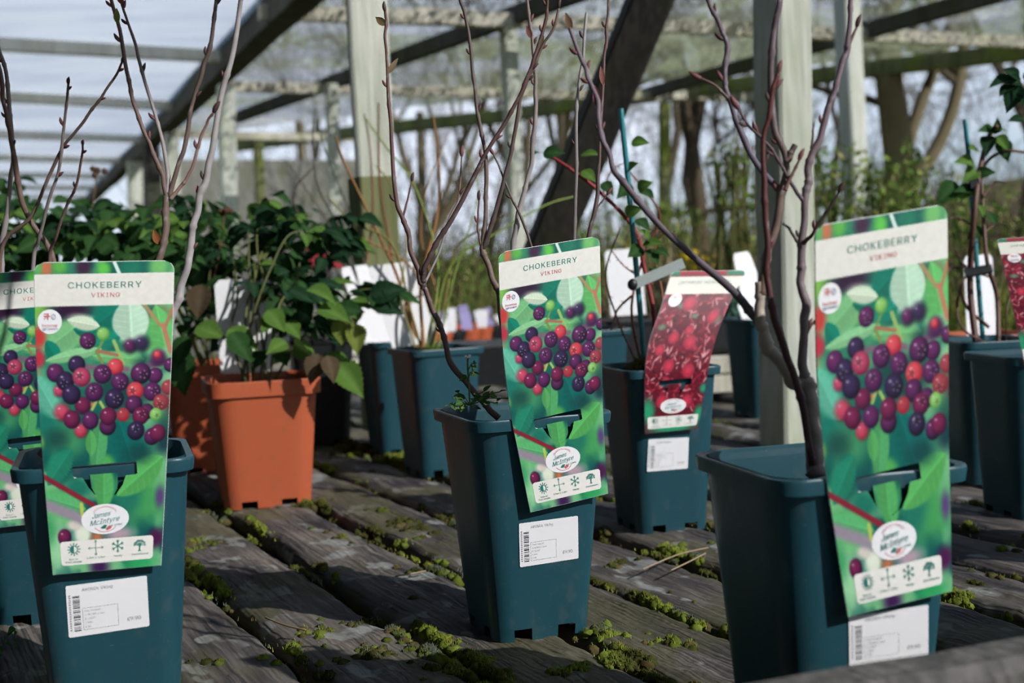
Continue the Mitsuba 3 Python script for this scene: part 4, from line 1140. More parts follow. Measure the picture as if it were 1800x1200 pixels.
stem(k, [(1416, 360), (1402, 338), (1388, 316), (1368, 280), (1340, 244), (1316, 220), (1298, 190)], D, D - .02, .0021, .0014, lin((80, 70, 80)), RED, 50, [(.55, 1), (.75, -1), (.85, 1), (1, 1)])
stem(k, [(1406, 432), (1392, 408), (1376, 392)], D, D, .0018, .0013, DARK, DARK, 51, name='side_shoot')
stem(k, [(1426, 262), (1428, 240), (1431, 214)], D, D, .0014, .0011, DARK, DARK, 52, name='side_shoot')
stem(k, [(1372, 345), (1366, 332), (1336, 296), (1308, 244), (1284, 180), (1274, 136), (1278, 80), (1260, 36), (1244, 0), (1236, -40)], D, D + .03, .0036, .0022, lin((95, 90, 104)), lin((104, 84, 90)), 53, [(.55, 1), (.7, 1), (.82, -1)])
stem(k, [(1280, 172), (1256, 150), (1232, 137)], D, D, .0016, .0012, BROWN, RED, 54, [(1, 1)], name='side_shoot')
stem(k, [(1416, 590), (1424, 575), (1434, 562)], D, D, .0015, .0009, DARK, DARK, 55, [(.8, -1)], name='side_shoot')

# ------------------------------------------------------------------ leaves
LEAVES = {}


def leaf_mesh(serr, fold, droop, w=0.36):
    """an ovate leaf of length 1 along +x, face up, with a toothed margin"""
    n = 21
    t = np.linspace(0, 1, n)
    wd = w * np.sin(math.pi * t ** 0.66) ** 0.95 * (1 - 0.35 * t ** 3) * (1 + serr * np.where(np.arange(n) % 2, 1, -1))
    wd[0] = wd[-1] = 0.004
    zz = -droop * t ** 2
    rows = []
    for k in range(n):
        for s in (-1, -0.5, 0, 0.5, 1):
            rib = 0.02 * math.cos(t[k] * 40) * abs(s) * (1 - abs(s)) * 2
            rows.append((t[k] + abs(s) * 0.05 * math.sin(math.pi * t[k]), s * wd[k], zz[k] + fold * abs(s) * wd[k] + rib))
    return A(rows), grid_faces(n, 5)


def leaf_ply(shape, col):
    key = (shape, col)
    if key not in LEAVES:
        v, f = leaf_mesh(*[(.055, .30, .12), (.07, .50, .30), (.06, .12, .40), (.03, .30, .05, .33)][shape])
        c = np.broadcast_to(A(col), v.shape).copy()
        c *= (0.85 + 0.35 * meshkit.fbm(v * 7 + shape, 3, 3))[:, None]
        vein = (np.abs(v[:, 1]) < 0.01)
        c[vein] = c[vein] * 1.25 + 0.012
        LEAVES[key] = mikit.ply((v, f), 'm_leaf', smooth=True, color=np.clip(c, 0, 1))
    return LEAVES[key]


DKG, MDG, LTG, YEL, BRZ = (.016, .046, .020), (.032, .085, .024), (.095, .185, .036), (.16, .20, .040), (.095, .070, .040)


def leaf(key, p, d, L, shape, col, up=(0, 0, 1)):
    x = unit(d); z = unit(np.asarray(up, float) - x * (np.asarray(up) @ x)); y = np.cross(z, x)
    return part_ref(key, 'leaf', leaf_ply(shape, col), frame(p, x * L, y * L, z * L))


def canes(key, base, tips, r, col, bow, rr, name='cane'):
    out = []
    for tp in tips:
        b = np.asarray(base) + np.append(rr.normal(0, .02, 2), 0)
        m = (b + tp) / 2 + A([0, 0, bow]) + rr.normal(0, .015, 3)
        P = catmull([b, (b + m) / 2 + rr.normal(0, .008, 3) + A([0, 0, bow * .4]), m, (m + tp) / 2 + A([0, 0, bow * .3]), tp], 5)
        v, f, c = ctube(P, np.linspace(r, r * .5, len(P)), col, 6, int(rr.integers(99)))
        part(key, name, (v, f), 'm_bark', smooth=True, color=c)
        out.append(P)
    return out


def bramble(label, base, spread, n_leaf, rr, cols, extra=(), size=(.034, .060), n_cane=9, name='bramble'):
    """spread: list of (px, py, rx, ry, depth, depth spread, weight) clouds of foliage"""
    key = thing(name, label, 'shrub')
    pts, w = [], A([s[6] for s in spread], float); w /= w.sum()
    for _ in range(n_leaf // 3):
        s = spread[rr.choice(len(spread), p=w)]
        a, q = rr.uniform(0, 6.28), math.sqrt(rr.random())
        pts.append(at(s[0] + s[2] * q * math.cos(a), s[1] + s[3] * q * math.sin(a), s[4] + rr.normal(0, s[5])))
    tips = [pts[i] for i in rr.choice(len(pts), n_cane, replace=False)]
    canes(key, base, tips, .0028, lin((90, 95, 50)), .06, rr)
    for p in pts:
        out = unit((p - base) * A([1, 1, .25]) + rr.normal(0, .07, 3))
        az = math.atan2(out[1], out[0]) + rr.normal(0, .5)
        col = cols[rr.integers(len(cols))]
        for j, da in enumerate((0, 1.15, -1.15)):       # three leaflets to a leaf
            dv = A([math.cos(az + da), math.sin(az + da), rr.uniform(-.75, .05)])
            up = unit(A([0, 0, 1]) + rr.normal(0, .35, 3) + A([0.2, -.4, 0]))
            leaf(key, p + dv * .012, dv, rr.uniform(*size) * (1 if j == 0 else .82), int(rr.integers(4)), col, up)
    for (x, y, d, x2, y2, L, col) in extra:
        p = at(x, y, d); dv = at(x2, y2, d - .02) - p
        leaf(key, p, dv, np.linalg.norm(dv), int(rr.integers(3)), col, unit(A([0.1, -.8, .6]) + rr.normal(0, .2, 3)))
    return key


rr = np.random.default_rng(12)
bramble('dark leafy bramble spilling over the terracotta pot', pot_o.T(A([0, 0, .2])),
        [(520, 560, 75, 80, 2.33, .07, 2.4), (430, 430, 110, 75, 2.50, .10, 2.6), (570, 400, 55, 50, 2.42, .06, 1.6), (480, 370, 60, 30, 2.5, .08, .8), (640, 520, 45, 28, 2.35, .05, .7), (330, 430, 40, 60, 2.45, .08, .8)],
        279, rr, [DKG, DKG, MDG, MDG, MDG, LTG, LTG],
        [(560, 622, 2.22, 545, 672, 0, BRZ), (575, 625, 2.2, 590, 665, 0, BRZ), (590, 640, 2.25, 640, 690, 0, LTG), (622, 570, 2.24, 630, 618, 0, YEL), (600, 560, 2.24, 600, 605, 0, YEL), (345, 575, 2.24, 395, 590, 0, LTG), (400, 580, 2.22, 450, 600, 0, LTG), (405, 585, 2.2, 440, 625, 0, MDG), (470, 545, 2.2, 500, 580, 0, LTG), (590, 545, 2.22, 640, 545, 0, MDG), (650, 520, 2.25, 705, 500, 0, DKG), (660, 535, 2.25, 705, 545, 0, DKG), (540, 510, 2.2, 590, 520, 0, LTG), (560, 540, 2.2, 615, 560, 0, LTG), (355, 500, 2.3, 345, 560, 0, BRZ), (312, 610, 2.3, 318, 690, 0, MDG), (330, 590, 2.28, 300, 640, 0, MDG)])
bramble('dense dark bramble between the left chokeberry stems and the terracotta pot', pot_o2.T(A([0, 0, .2])),
        [(200, 400, 90, 55, 2.6, .10, 3), (330, 390, 70, 55, 2.75, .10, 2), (250, 440, 80, 40, 2.55, .08, 1.6), (390, 560, 60, 60, 2.7, .06, 1), (330, 520, 30, 60, 2.55, .05, .7)],
        285, rr, [DKG, DKG, MDG, MDG, LTG], [(200, 425, 2.45, 160, 455, 0, MDG), (225, 430, 2.45, 270, 460, 0, MDG), (225, 425, 2.45, 250, 395, 0, MDG)])
bramble('dark bramble mass behind the terracotta plant', pot_ob.T(A([0, 0, .2])),
        [(430, 430, 120, 75, 2.98, .07, 3), (560, 430, 60, 75, 3.0, .06, 1.6), (340, 430, 60, 70, 3.0, .06, 1), (480, 520, 110, 60, 2.98, .05, 1.5)], 285, rr, [DKG, DKG, DKG, MDG], size=(.040, .072))
bramble('bramble foliage at the left picture edge', pot_lb.T(A([0, 0, .2])),
        [(30, 400, 60, 60, 2.8, .12, 2), (110, 390, 50, 45, 2.85, .12, 2), (20, 340, 30, 25, 2.9, .1, .6), (60, 450, 60, 40, 2.75, .1, 1)], 240, rr, [DKG, MDG, MDG, LTG])
# dried flower heads above the dark bramble
for (x, y, lab) in [(170, 300, 'dried brown seed head above the left bramble'), (395, 370, 'dried brown seed head above the terracotta plant')]:
    k = thing('seed_head', lab, 'seed head')
    p = at(x, y, 2.6)
    v, f, c = ctube(catmull([p + A([-.03, 0, -.14]), p + A([-.01, 0, -.06]), p], 5), .0015, lin((110, 85, 60)), 5)
    part(k, 'stalk', (v, f), 'm_bark', smooth=True, color=c)
    for j in range(6):
        v, f = ellipsoid(p + rr.normal(0, .0075, 3), (.0055, .0055, .006), 5, seed=j, bump=.5)
        part(k, 'head', (v, f), 'm_far', smooth=True, color=np.broadcast_to(lin((85, 66, 50)), v.shape))

# ------------------------------------------------------------------ wineberry and raspberries on canes
k = thing('bamboo_cane', 'thin teal plastic cane standing in the wineberry pot', 'garden cane')
v, f = tube(catmull([at(1133, 650, 1.98), at(1126, 555, 1.98), at(1105, 327, 1.97), at(1091, 191, 1.96)], 6), .0042, 8)
scene[k] = mikit.ply((v, f), 'm_stake', smooth=True)
k = thing('wineberry', 'thorny wineberry shoots with fresh green leaves tied to the teal cane', 'shrub')
for pts, r, col in [([(1140, 645), (1150, 560), (1132, 470), (1114, 401), (1053, 336), (1000, 295), (960, 270)], .0040, lin((140, 52, 52))),
                    ([(1128, 645), (1110, 540), (1135, 440), (1160, 380), (1130, 330), (1105, 300)], .0022, lin((120, 70, 50))),
                    ([(1150, 640), (1165, 530), (1150, 440), (1175, 400)], .0020, lin((150, 90, 60))),
                    ([(1120, 640), (1085, 560), (1065, 480), (1090, 400)], .0018, lin((130, 80, 55))),
                    ([(1148, 500), (1100, 470), (1075, 440)], .0014, lin((140, 75, 55))), ([(1120, 420), (1150, 405), (1190, 412)], .0013, lin((120, 70, 55))),
                    ([(1060, 340), (1075, 300), (1100, 285)], .0013, lin((120, 70, 55))), ([(1110, 520), (1085, 545), (1075, 580)], .0020, lin((170, 95, 70)))]:
    P = catmull([at(x, y, 1.99 + .02 * math.sin(i)) for i, (x, y) in enumerate(pts)], 6)
    v, f, c = ctube(P, np.linspace(r, r * .6, len(P)), col, 7, 3)
    part(k, 'stem', (v, f), 'm_bark', smooth=True, color=c)
    part(k, 'thorn', join(*[tube([P[i], P[i] + rr.normal(0, .004, 3)], [.0009, .0002], 4) for i in range(2, len(P) - 1, 1)]), 'm_cane_thorn', kind='stuff')
scene['m_cane_thorn'] = twos(principled((0.20, 0.06, 0.05), 0.6))
for (x, y, x2, y2, c) in [(952, 268, 940, 262, MDG), (955, 270, 985, 262, MDG), (1022, 272, 1048, 262, LTG), (1024, 300, 1045, 310, LTG), (1110, 250, 1135, 245, LTG), (1120, 330, 1140, 320, LTG), (1125, 335, 1150, 345, MDG), (1130, 430, 1165, 425, LTG), (1135, 440, 1160, 460, MDG), (1140, 425, 1130, 400, LTG), (1128, 435, 1105, 450, MDG), (1150, 440, 1175, 440, MDG), (1105, 320, 1090, 345, MDG), (1060, 320, 1075, 335, MDG), (1100, 375, 1125, 365, LTG), (1120, 385, 1140, 395, MDG), (1145, 470, 1165, 485, MDG), (1100, 300, 1120, 285, LTG)]:
    p = at(x, y, 1.97); dv = at(x2, y2, 1.95) - p
    leaf(k, p, dv, max(.022, np.linalg.norm(dv)), int(rr.integers(3)), c, unit(A([.1, -.8, .6]) + rr.normal(0, .25, 3)))
k = thing('cane_tie', 'pale grey green plastic tie folded round the wineberry cane', 'plant tie')
part(k, 'band', bar(at(1108, 502, 1.955), at(1202, 462, 1.95), .003, .016, bevel=.0008), 'm_grey_clip')
part(k, 'knot', ellipsoid(at(1112, 500, 1.955), (.008, .006, .009), 6), 'm_pot_black', smooth=True)


def moss_heap(label, c, rad, hgt, n, cols, seed, name='moss_heap', flat=.9):
    r = np.random.default_rng(seed); key = thing(name, label, 'moss', kind='stuff')
    a, q = r.uniform(0, 6.28, n), np.sqrt(r.random(n))
    P = np.stack([c[0] + rad * q * np.cos(a), c[1] + rad * q * np.sin(a), c[2] + hgt * (1 - q ** 2) * (.6 + .8 * meshkit.noise(np.stack([q * 3, a * 2, a * 0], -1), 3))], -1)
    d = r.normal(0, 1, (n, 3)); d[:, 2] = np.abs(d[:, 2]); d /= np.linalg.norm(d, axis=1, keepdims=True)
    s = np.cross(d, r.normal(0, 1, (n, 3))); s /= np.linalg.norm(s, axis=1, keepdims=True)
    L = r.uniform(.006, .013, (n, 1))
    V = np.stack([P - s * .0012, P + s * .0012, P + d * L], 1).reshape(-1, 3)
    C = np.repeat(A(cols)[r.integers(len(cols), size=n)] * r.uniform(.7, 1.3, (n, 1)), 3, 0)
    scene[key] = mikit.ply((V, np.arange(3 * n).reshape(-1, 3)), 'm_moss', color=np.clip(C, 0, 1))


c = pot_j.T(A([-.018, -.01, .222]))
moss_heap('brown green moss heap on the wineberry pot soil', c, .048, .030, 5000, [(.16, .13, .06), (.10, .11, .03), (.22, .18, .10)], 3)
c = pot_b.T(A([0, 0, .222]))
moss_heap('green weeds covering the soil of the teal pot with olive stems', c, .046, .020, 3000, [(.10, .22, .03), (.06, .13, .02), (.22, .2, .06)], 4, 'weed_cover')

# bittercress in the centre pot
k = thing('bittercress', 'small bittercress weed with a white flower head in the centre pot', 'weed')
b = at(826, 712, 1.42)
v, f, c = ctube(catmull([b, at(824, 670, 1.42), at(822, 640, 1.42), at(823, 626, 1.42)], 5), .0011, (.10, .16, .04), 5)
part(k, 'stalk', (v, f), 'm_bark', smooth=True, color=c)
for j in range(5):
    v, f = ellipsoid(at(822 + rr.normal(0, 3), 626 + rr.normal(0, 2), 1.42), (.0018, .0018, .0018), 4)
    part(k, 'flower', (v, f), 'm_white', smooth=True)
for (x2, y2) in [(795, 700), (790, 712), (805, 690), (840, 700), (860, 695), (880, 688), (870, 708), (850, 688), (812, 716), (838, 718), (893, 700), (800, 720), (832, 655), (815, 660), (836, 640)]:
    q = at(x2, y2, 1.42 + rr.uniform(-.03, .02)); st = b if y2 > 680 else at(823, y2 + 10, 1.42)
    v, f, c = ctube([st, (st + q) / 2 + A([0, 0, .004]), q], .0006, (.08, .14, .03), 4)
    part(k, 'leaf_stalk', (v, f), 'm_bark', color=c)
    for t in (.45, .7, 1.0):
        p = st + (q - st) * t
        leaf(k, p, unit(q - st) + rr.normal(0, .5, 3), rr.uniform(.006, .011), 3, (.06, .13, .035) if rr.random() < .7 else (.12, .22, .05), (rr.normal(0, .4), -.6, .7))
k = thing('seedling', 'small round leaved weed by the left picture edge beside the front left pot', 'weed')
for (x, y) in [(14, 1112), (25, 1120), (8, 1130), (20, 1138), (30, 1135), (5, 1148)]:
    leaf(k, at(x, y, 1.36), at(x + rr.normal(0, 10), y - 8, 1.35) - at(x, y, 1.36), .016, 3, (.06, .16, .05), (.1, -.8, .6))

# caned raspberry at the right
k = thing('bamboo_cane', 'thin teal plastic cane standing in the pot at the right edge', 'garden cane')
v, f = tube(catmull([at(1728, 600, 2.30), at(1712, 400, 2.30), at(1704, 290, 2.30), at(1696, 210, 2.30)], 6), .0045, 8)
scene[k] = mikit.ply((v, f), 'm_stake', smooth=True)
k = thing('raspberry', 'twisted brown raspberry canes with small leaves at the right edge', 'shrub')
for pts, r in [([(1715, 600), (1705, 500), (1712, 380), (1722, 300), (1738, 240), (1752, 222)], .006), ([(1755, 600), (1752, 520), (1735, 460), (1728, 370), (1724, 300)], .0045), ([(1722, 300), (1745, 275), (1775, 265), (1815, 270)], .0035),
               ([(1738, 575), (1700, 540), (1690, 500), (1712, 480), (1750, 490)], .003), ([(1715, 400), (1690, 385), (1668, 383)], .002), ([(1728, 410), (1750, 395), (1770, 395)], .002), ([(1712, 480), (1690, 460), (1680, 440)], .002), ([(1728, 345), (1750, 320), (1768, 322)], .002),
               ([(1690, 500), (1682, 545), (1695, 580), (1738, 605)], .0028), ([(1800, 455), (1785, 490), (1770, 545), (1768, 600)], .002), ([(1700, 470), (1675, 470), (1660, 480)], .0018)]:
    P = catmull([at(x, y, 2.27 + .03 * math.sin(2.1 * i)) for i, (x, y) in enumerate(pts)], 6)
    v, f, c = ctube(P, np.linspace(r, r * .65, len(P)), lin((98, 70, 58)), 7, 5)
    part(k, 'cane', (v, f), 'm_bark', smooth=True, color=c)
for (x, y, x2, y2, c) in [(1742, 230, 1765, 222, LTG), (1748, 235, 1730, 225, MDG), (1750, 240, 1770, 255, LTG), (1738, 240, 1735, 262, DKG), (1745, 235, 1755, 215, MDG), (1760, 245, 1770, 270, MDG), (1712, 290, 1690, 280, LTG), (1715, 300, 1700, 312, LTG), (1715, 305, 1740, 300, MDG), (1720, 265, 1708, 260, LTG), (1712, 340, 1690, 330, MDG), (1715, 360, 1730, 372, LTG), (1705, 330, 1690, 345, LTG), (1735, 375, 1750, 390, MDG), (1680, 320, 1660, 345, MDG), (1725, 400, 1710, 410, MDG)]:
    p = at(x, y, 2.27); dv = at(x2, y2, 2.25) - p
    leaf(k, p, dv, max(.026, np.linalg.norm(dv) * 1.2), int(rr.integers(3)), c, unit(A([.1, -.8, .6]) + rr.normal(0, .25, 3)))
k = thing('cane_tie', 'black rubber tie low on the raspberry cane at the right', 'plant tie')
scene[k] = mikit.ply(bar(at(1698, 480, 2.25), at(1742, 472, 2.25), .012, .016, bevel=.003), 'm_pot_black')
k = thing('cane_tie', 'black rubber tie high on the raspberry cane at the right', 'plant tie')
scene[k] = mikit.ply(bar(at(1704, 325, 2.26), at(1720, 323, 2.26), .012, .018, bevel=.003), 'm_pot_black')
k = thing('leafy_shoot', 'dark leafy shoot entering from the right picture edge', 'shrub')
v, f, c = ctube(catmull([at(1850, 185, 2.0), at(1810, 170, 2.0), at(1790, 140, 2.0)], 5), .002, lin((60, 40, 36)), 6)
part(k, 'stem', (v, f), 'm_bark', smooth=True, color=c)
for (x, y, x2, y2) in [(1790, 138, 1770, 120), (1785, 142, 1745, 142), (1782, 150, 1758, 165), (1790, 150, 1772, 188), (1795, 155, 1785, 175), (1800, 140, 1815, 125), (1800, 210, 1780, 205), (1795, 145, 1770, 140), (1792, 165, 1800, 180)]:
    p = at(x, y, 2.0); dv = at(x2, y2, 1.99) - p
    leaf(k, p, dv, np.linalg.norm(dv) * 1.1, int(rr.integers(3)), DKG, unit(A([.1, -.7, .6]) + rr.normal(0, .25, 3)))

# ------------------------------------------------------------------ olive stemmed shrubs in the back pots
OL, ORG, GRN = lin((130, 122, 62)), lin((150, 105, 58)), lin((120, 140, 60))


def twiggy(label, d, lines, rr, name='fruit_bush'):
    k = thing(name, label, 'shrub')
    for i, (pts, r, col) in enumerate(lines):
        P = catmull([at(x, y, d + .05 * math.sin(i * 1.9 + j * .6)) for j, (x, y) in enumerate(pts)], 6)
        v, f, c = ctube(P, np.linspace(r, r * .55, len(P)), col, 6, i)
        part(k, 'stem', (v, f), 'm_bark', smooth=True, color=c)
    return k


twiggy('olive and orange stemmed bush in the teal pot left of the centre pot', 2.56,
       [([(745, 610), (740, 500), (768, 380), (772, 300), (762, 205)], .0042, ORG), ([(735, 610), (700, 490), (650, 380), (605, 285), (590, 240)], .0038, ORG), ([(760, 610), (790, 470), (880, 405), (960, 360), (1010, 345)], .0030, GRN),
        ([(750, 610), (770, 470), (730, 330), (680, 260), (640, 205)], .0030, GRN), ([(755, 612), (780, 540), (800, 440), (850, 400), (895, 375)], .0034, OL), ([(740, 610), (720, 540), (690, 430), (620, 390), (575, 345)], .0030, OL),
        ([(730, 610), (705, 520), (715, 420), (690, 330), (660, 290)], .0026, OL), ([(765, 612), (768, 520), (740, 420), (750, 330), (790, 230)], .0022, ORG), ([(742, 610), (730, 480), (640, 420), (600, 400)], .0024, ORG), ([(770, 610), (800, 480), (840, 340), (820, 260)], .0022, GRN)], rr)
twiggy('dark thin stemmed bush in the back teal pot beside the terracotta plant', 2.85,
       [([(660, 600), (640, 500), (655, 380), (650, 260), (640, 200)], .0034, lin((110, 70, 45))), ([(665, 600), (690, 480), (668, 330), (665, 180)], .0040, lin((120, 75, 45))), ([(655, 600), (610, 430), (560, 330), (550, 250), (552, 195)], .0030, lin((70, 66, 50))),
        ([(650, 600), (590, 420), (530, 320), (500, 280)], .0022, lin((80, 66, 60))), ([(645, 600), (570, 430), (522, 370), (520, 330), (555, 290)], .0022, lin((95, 70, 60))), ([(660, 600), (630, 420), (570, 260), (555, 190)], .0024, lin((60, 70, 40)))], rr)

# ------------------------------------------------------------------ plain white label backs
def back_label(label, d, quad, mat='m_white', bend=.0):
    k = thing('plant_label', label, 'plant label')
    q = [at(x, y, dd) for (x, y), dd in zip(quad, (d, d + .02, d + .01, d - .01))]
    U, V = np.meshgrid(np.linspace(0, 1, 13), np.linspace(0, 1, 19), indexing='ij')
    uu = corner_u(U, V, .09)[..., None]; vv = V[..., None]
    P = (q[0] * (1 - uu) + q[1] * uu) * (1 - vv) + (q[3] * (1 - uu) + q[2] * uu) * vv
    n = unit(np.cross(q[1] - q[0], q[3] - q[0])); P = P + n * (bend * (vv - .5) ** 2)
    if n @ FWD < 0: n = -n
    f = grid_faces(13, 19); v0 = P.reshape(-1, 3); v1 = v0 + n * .0008
    e = [i * 19 for i in range(13)] + [12 * 19 + j for j in range(1, 19)] + [i * 19 + 18 for i in range(11, -1, -1)] + [j for j in range(17, 0, -1)]
    N = len(v0); s = []
    for a, b in zip(e, e[1:] + e[:1]): s += [[a, b, b + N], [a, b + N, a + N]]
    part(k, 'card', (np.vstack([v0, v1]), np.vstack([f, f[:, ::-1] + N, A(s)])), mat, smooth=30)
    return k


back_label('white label back standing in the pot of the terracotta plant', 2.44, [(376, 492), (478, 489), (476, 655), (388, 656)])
back_label('bright white label back in the teal pot with olive stems', 2.60, [(645, 468), (728, 458), (768, 600), (690, 612)])
back_label('white label back half hidden by leaves in the rear teal pot', 2.80, [(598, 470), (648, 464), (690, 600), (640, 605)])
back_label('white label back in the black pot behind the wineberry cane', 3.30, [(1062, 440), (1126, 436), (1136, 552), (1074, 556)])
back_label('narrow white label back leaning beside the stout post', 3.2, [(1288, 446), (1316, 441), (1362, 560), (1318, 600)])
back_label('second white label piece below the narrow leaning label', 3.3, [(1296, 535), (1316, 531), (1340, 592), (1318, 600)])
back_label('white label back behind the caned raspberry', 2.75, [(1694, 450), (1744, 446), (1752, 590), (1700, 596)])
pot_w = make_pot('shrub_pot', 'dark pot beside the stout post holding a leaning white label', (*at(1338, 600, 3.25)[:2], 0), math.radians(20))
pot_w2 = make_pot('terracotta_pot', 'small orange pot behind the caned raspberry', (*at(1735, 600, 2.78)[:2], 0), math.radians(12), 'm_pot_orange', 0.085, 0.065, 0.222, 0.195, 0.026)

# ------------------------------------------------------------------ middle distance: staging with small pots, trays
def staging(label, a, b, z, depth):
    k = thing('staging_table', label, 'table')
    n = unit(np.cross(b - a, [0, 0, 1])); n = n if n[1] > 0 else -n
    for j in range(5):
        o = n * (.04 + j * depth / 5); o[2] = 0
        part(k, 'slat', bar(a + o, b + o, depth / 5 - .02, .025), 'm_batten')
    for p in (a, b, a + n * depth, b + n * depth):
        part(k, 'leg', bar(A([p[0], p[1], -.5]), A([p[0], p[1], z - .0]), .05, .05, up=UPA), 'm_batten')
    return k


def small_pot(label, p, r, h, mat, group):
    k = thing('small_pot', label, 'pot', group)
    zz = A([0, 0, h - .014, h - .014, h, h, h - .02]); ra = A([.72 * r, .72 * r, .95 * r, r * 1.04, r * 1.04, r * .97, r * .95])
    a = np.arange(14) * 2 * math.pi / 14
    v = np.vstack([np.column_stack([q * np.cos(a), q * np.sin(a), a * 0 + z]) for q, z in zip(ra, zz)]) + p
    part(k, 'body', (v, grid_faces(7, 14, True)), mat, smooth=40)
    part(k, 'soil', (np.vstack([v[-14:], [p + A([0, 0, h - .018])]]), A([[j, (j + 1) % 14, 14] for j in range(14)])), 'm_soil')
    return k


z = .06
ta, tb = at(770, 605, 4.6), at(905, 603, 5.2); ta[2] = tb[2] = z
ta = ta - (tb - ta) * .3; tb = tb + (tb - ta) * .3
staging('low slatted table of small potted plants behind the centre plant', ta, tb, z, .6)
dr_ = unit(tb - ta); nn_ = A([-dr_[1], dr_[0], 0])
for i in range(9):
    for j in range(2):
        p = ta + dr_ * (.12 + i * .115 + j * .05) + nn_ * (.07 + j * .2) + A([0, 0, .015])
        if (i + j) % 3: small_pot('small round orange pot on the low table behind the centre plant', p, .045, .075, 'm_pot_orange', 'small orange pots on the low table')
        else: small_pot('small round black pot on the low table behind the centre plant', p, .045, .075, 'm_pot_black', 'small black pots on the low table')
        t = p + A([rr.uniform(-.02, .02), 0, .06])
        white = rr.random() < .6
        k = thing('plant_tag', f"small {'white' if white else 'mauve'} tag in a pot on the low table", 'plant tag', f"{'white' if white else 'mauve'} tags on the low table")
        w = rr.uniform(.02, .035)
        scene[k] = mikit.ply(bar(t, t + A([rr.uniform(-.02, .02), rr.uniform(-.01, .02), rr.uniform(.05, .09)]), w * 1.4, .0012, up=(0.2, -1, .1), bevel=.0003), 'm_white' if white else 'm_purple')
k = thing('plant_tray', 'black plastic tray under the small pots behind the centre pot', 'tray')
part(k, 'tray', boxm(at(830, 640, 4.45), (.62, .4, .14), .1), 'm_pot_black')
k = thing('wooden_crate', 'weathered wooden plant crate left of the stout post', 'crate')
cr = at(1300, 672, 3.75); cr2 = deck(1300, 690)
for j in range(2):
    part(k, 'board', boxm(A([cr[0], cr[1], .035 + j * .055]), (.42, .03, .05), .12), 'm_batten')
part(k, 'board', boxm(A([cr[0] - .20, cr[1] + .12, .06]), (.03, .24, .11), .12), 'm_batten'); part(k, 'board', boxm(A([cr[0] + .20, cr[1] + .14, .06]), (.03, .24, .11), .12), 'm_batten')
part(k, 'bottom', boxm(A([cr[0], cr[1] + .13, .10]), (.38, .22, .02), .12), 'm_batten')
k = thing('heather_tray', 'black tray of blue green heather on the wooden crate', 'tray')
part(k, 'tray', boxm(A([cr[0], cr[1] + .12, .175]), (.36, .20, .10), .12, .01), 'm_pot_black')


def tuftfield(parent, name, c, size, n, hgt, cols, seed, w=.004, lean=.35, mat='m_far'):
    r = np.random.default_rng(seed)
    P = np.asarray(c) + (r.random((n, 3)) - .5) * A([size[0], size[1], 0])
    d = np.stack([r.normal(0, lean, n), r.normal(0, lean, n), np.ones(n)], -1); d /= np.linalg.norm(d, axis=1, keepdims=True)
    s = np.cross(d, r.normal(0, 1, (n, 3))); s /= np.linalg.norm(s, axis=1, keepdims=True)
    L = hgt * r.uniform(.5, 1.2, (n, 1))
    V = np.stack([P - s * w, P + s * w, P + d * L * .6 + s * w * .7, P + d * L], 1).reshape(-1, 3)
    b = np.arange(n)[:, None] * 4
    f = np.concatenate([b + A([[0, 1, 2]]), b + A([[0, 2, 3]])])
    C = np.repeat(A(cols)[r.integers(len(cols), size=n)] * r.uniform(.7, 1.3, (n, 1)), 4, 0)
    if parent is None:
        scene[name] = mikit.ply((V, f), mat, color=np.clip(C, 0, 1))
    else:
        part(parent, name, (V, f), mat, color=np.clip(C, 0, 1), kind='stuff')


tuftfield(k, 'foliage', A([cr[0], cr[1] + .12, .22]), (.36, .2), 2500, .09, [(.07, .14, .10), (.10, .18, .12), (.05, .10, .07)], 8)
# pots and low plants further back on the ground
for i, (x, d, w, h, cols, lab) in enumerate([
        (830, 6.5, .9, .35, [(.10, .17, .03), (.06, .11, .03), (.20, .20, .05)], 'low green plants behind the small pots in the middle'),
        (960, 6.0, .9, .40, [(.12, .16, .04), (.20, .17, .07), (.07, .10, .03)], 'green and straw low plants behind the centre label'),
        (1180, 5.6, 1.0, .45, [(.20, .19, .07), (.10, .13, .03), (.30, .24, .12)], 'straw coloured tufts behind the wineberry'),
        (1270, 5.2, .5, .55, [(.34, .27, .16), (.26, .21, .11), (.14, .15, .05)], 'pale dry grass clump left of the stout post'),
        (1500, 4.6, .8, .35, [(.10, .15, .03), (.20, .22, .06)], 'low green plants right of the stout post'),
        (1760, 4.4, .8, .38, [(.14, .19, .04), (.08, .12, .03), (.28, .28, .06)], 'low yellow green plants behind the caned raspberry'),
        (700, 6.2, .6, .3, [(.08, .12, .03), (.16, .16, .06)], 'low plants behind the olive stemmed bush')]):
    k = thing('low_plants', lab, 'plants', kind='stuff')
    p = at(x, 520, d); p[2] = -.2
    tuftfield(None, k, p, (w, .9), 3000, h * 1.15, cols, 50 + i, .013, .45)
k = thing('daffodils', 'yellow daffodils behind the wineberry', 'flowers')
for i in range(14):
    p = at(rr.uniform(1200, 1260), rr.uniform(445, 485), 5.0 + rr.uniform(-.2, .2))
    v, f = ellipsoid(p, (.022, .022, .014), 5, axis=(.2, -1, .2))
    part(k, 'flower', (v, f), 'm_far', smooth=True, color=np.broadcast_to(A([.55, .40, .02]), v.shape))
    v, f, c = ctube([p, p - A([0, 0, .35])], .004, (.08, .15, .04), 4); part(k, 'stalk', (v, f), 'm_far', color=c)
k = thing('red_board', 'red board glimpsed behind the terracotta plant', 'sign')
part(k, 'panel', boxm(at(572, 445, 4.2), (.12, .02, .10), .1), 'm_red'); q = at(572, 445, 4.2)
part(k, 'leg', bar(q - A([0, 0, .04]), A([q[0], q[1], -.5]), .03, .03, up=UPA), 'm_beam')

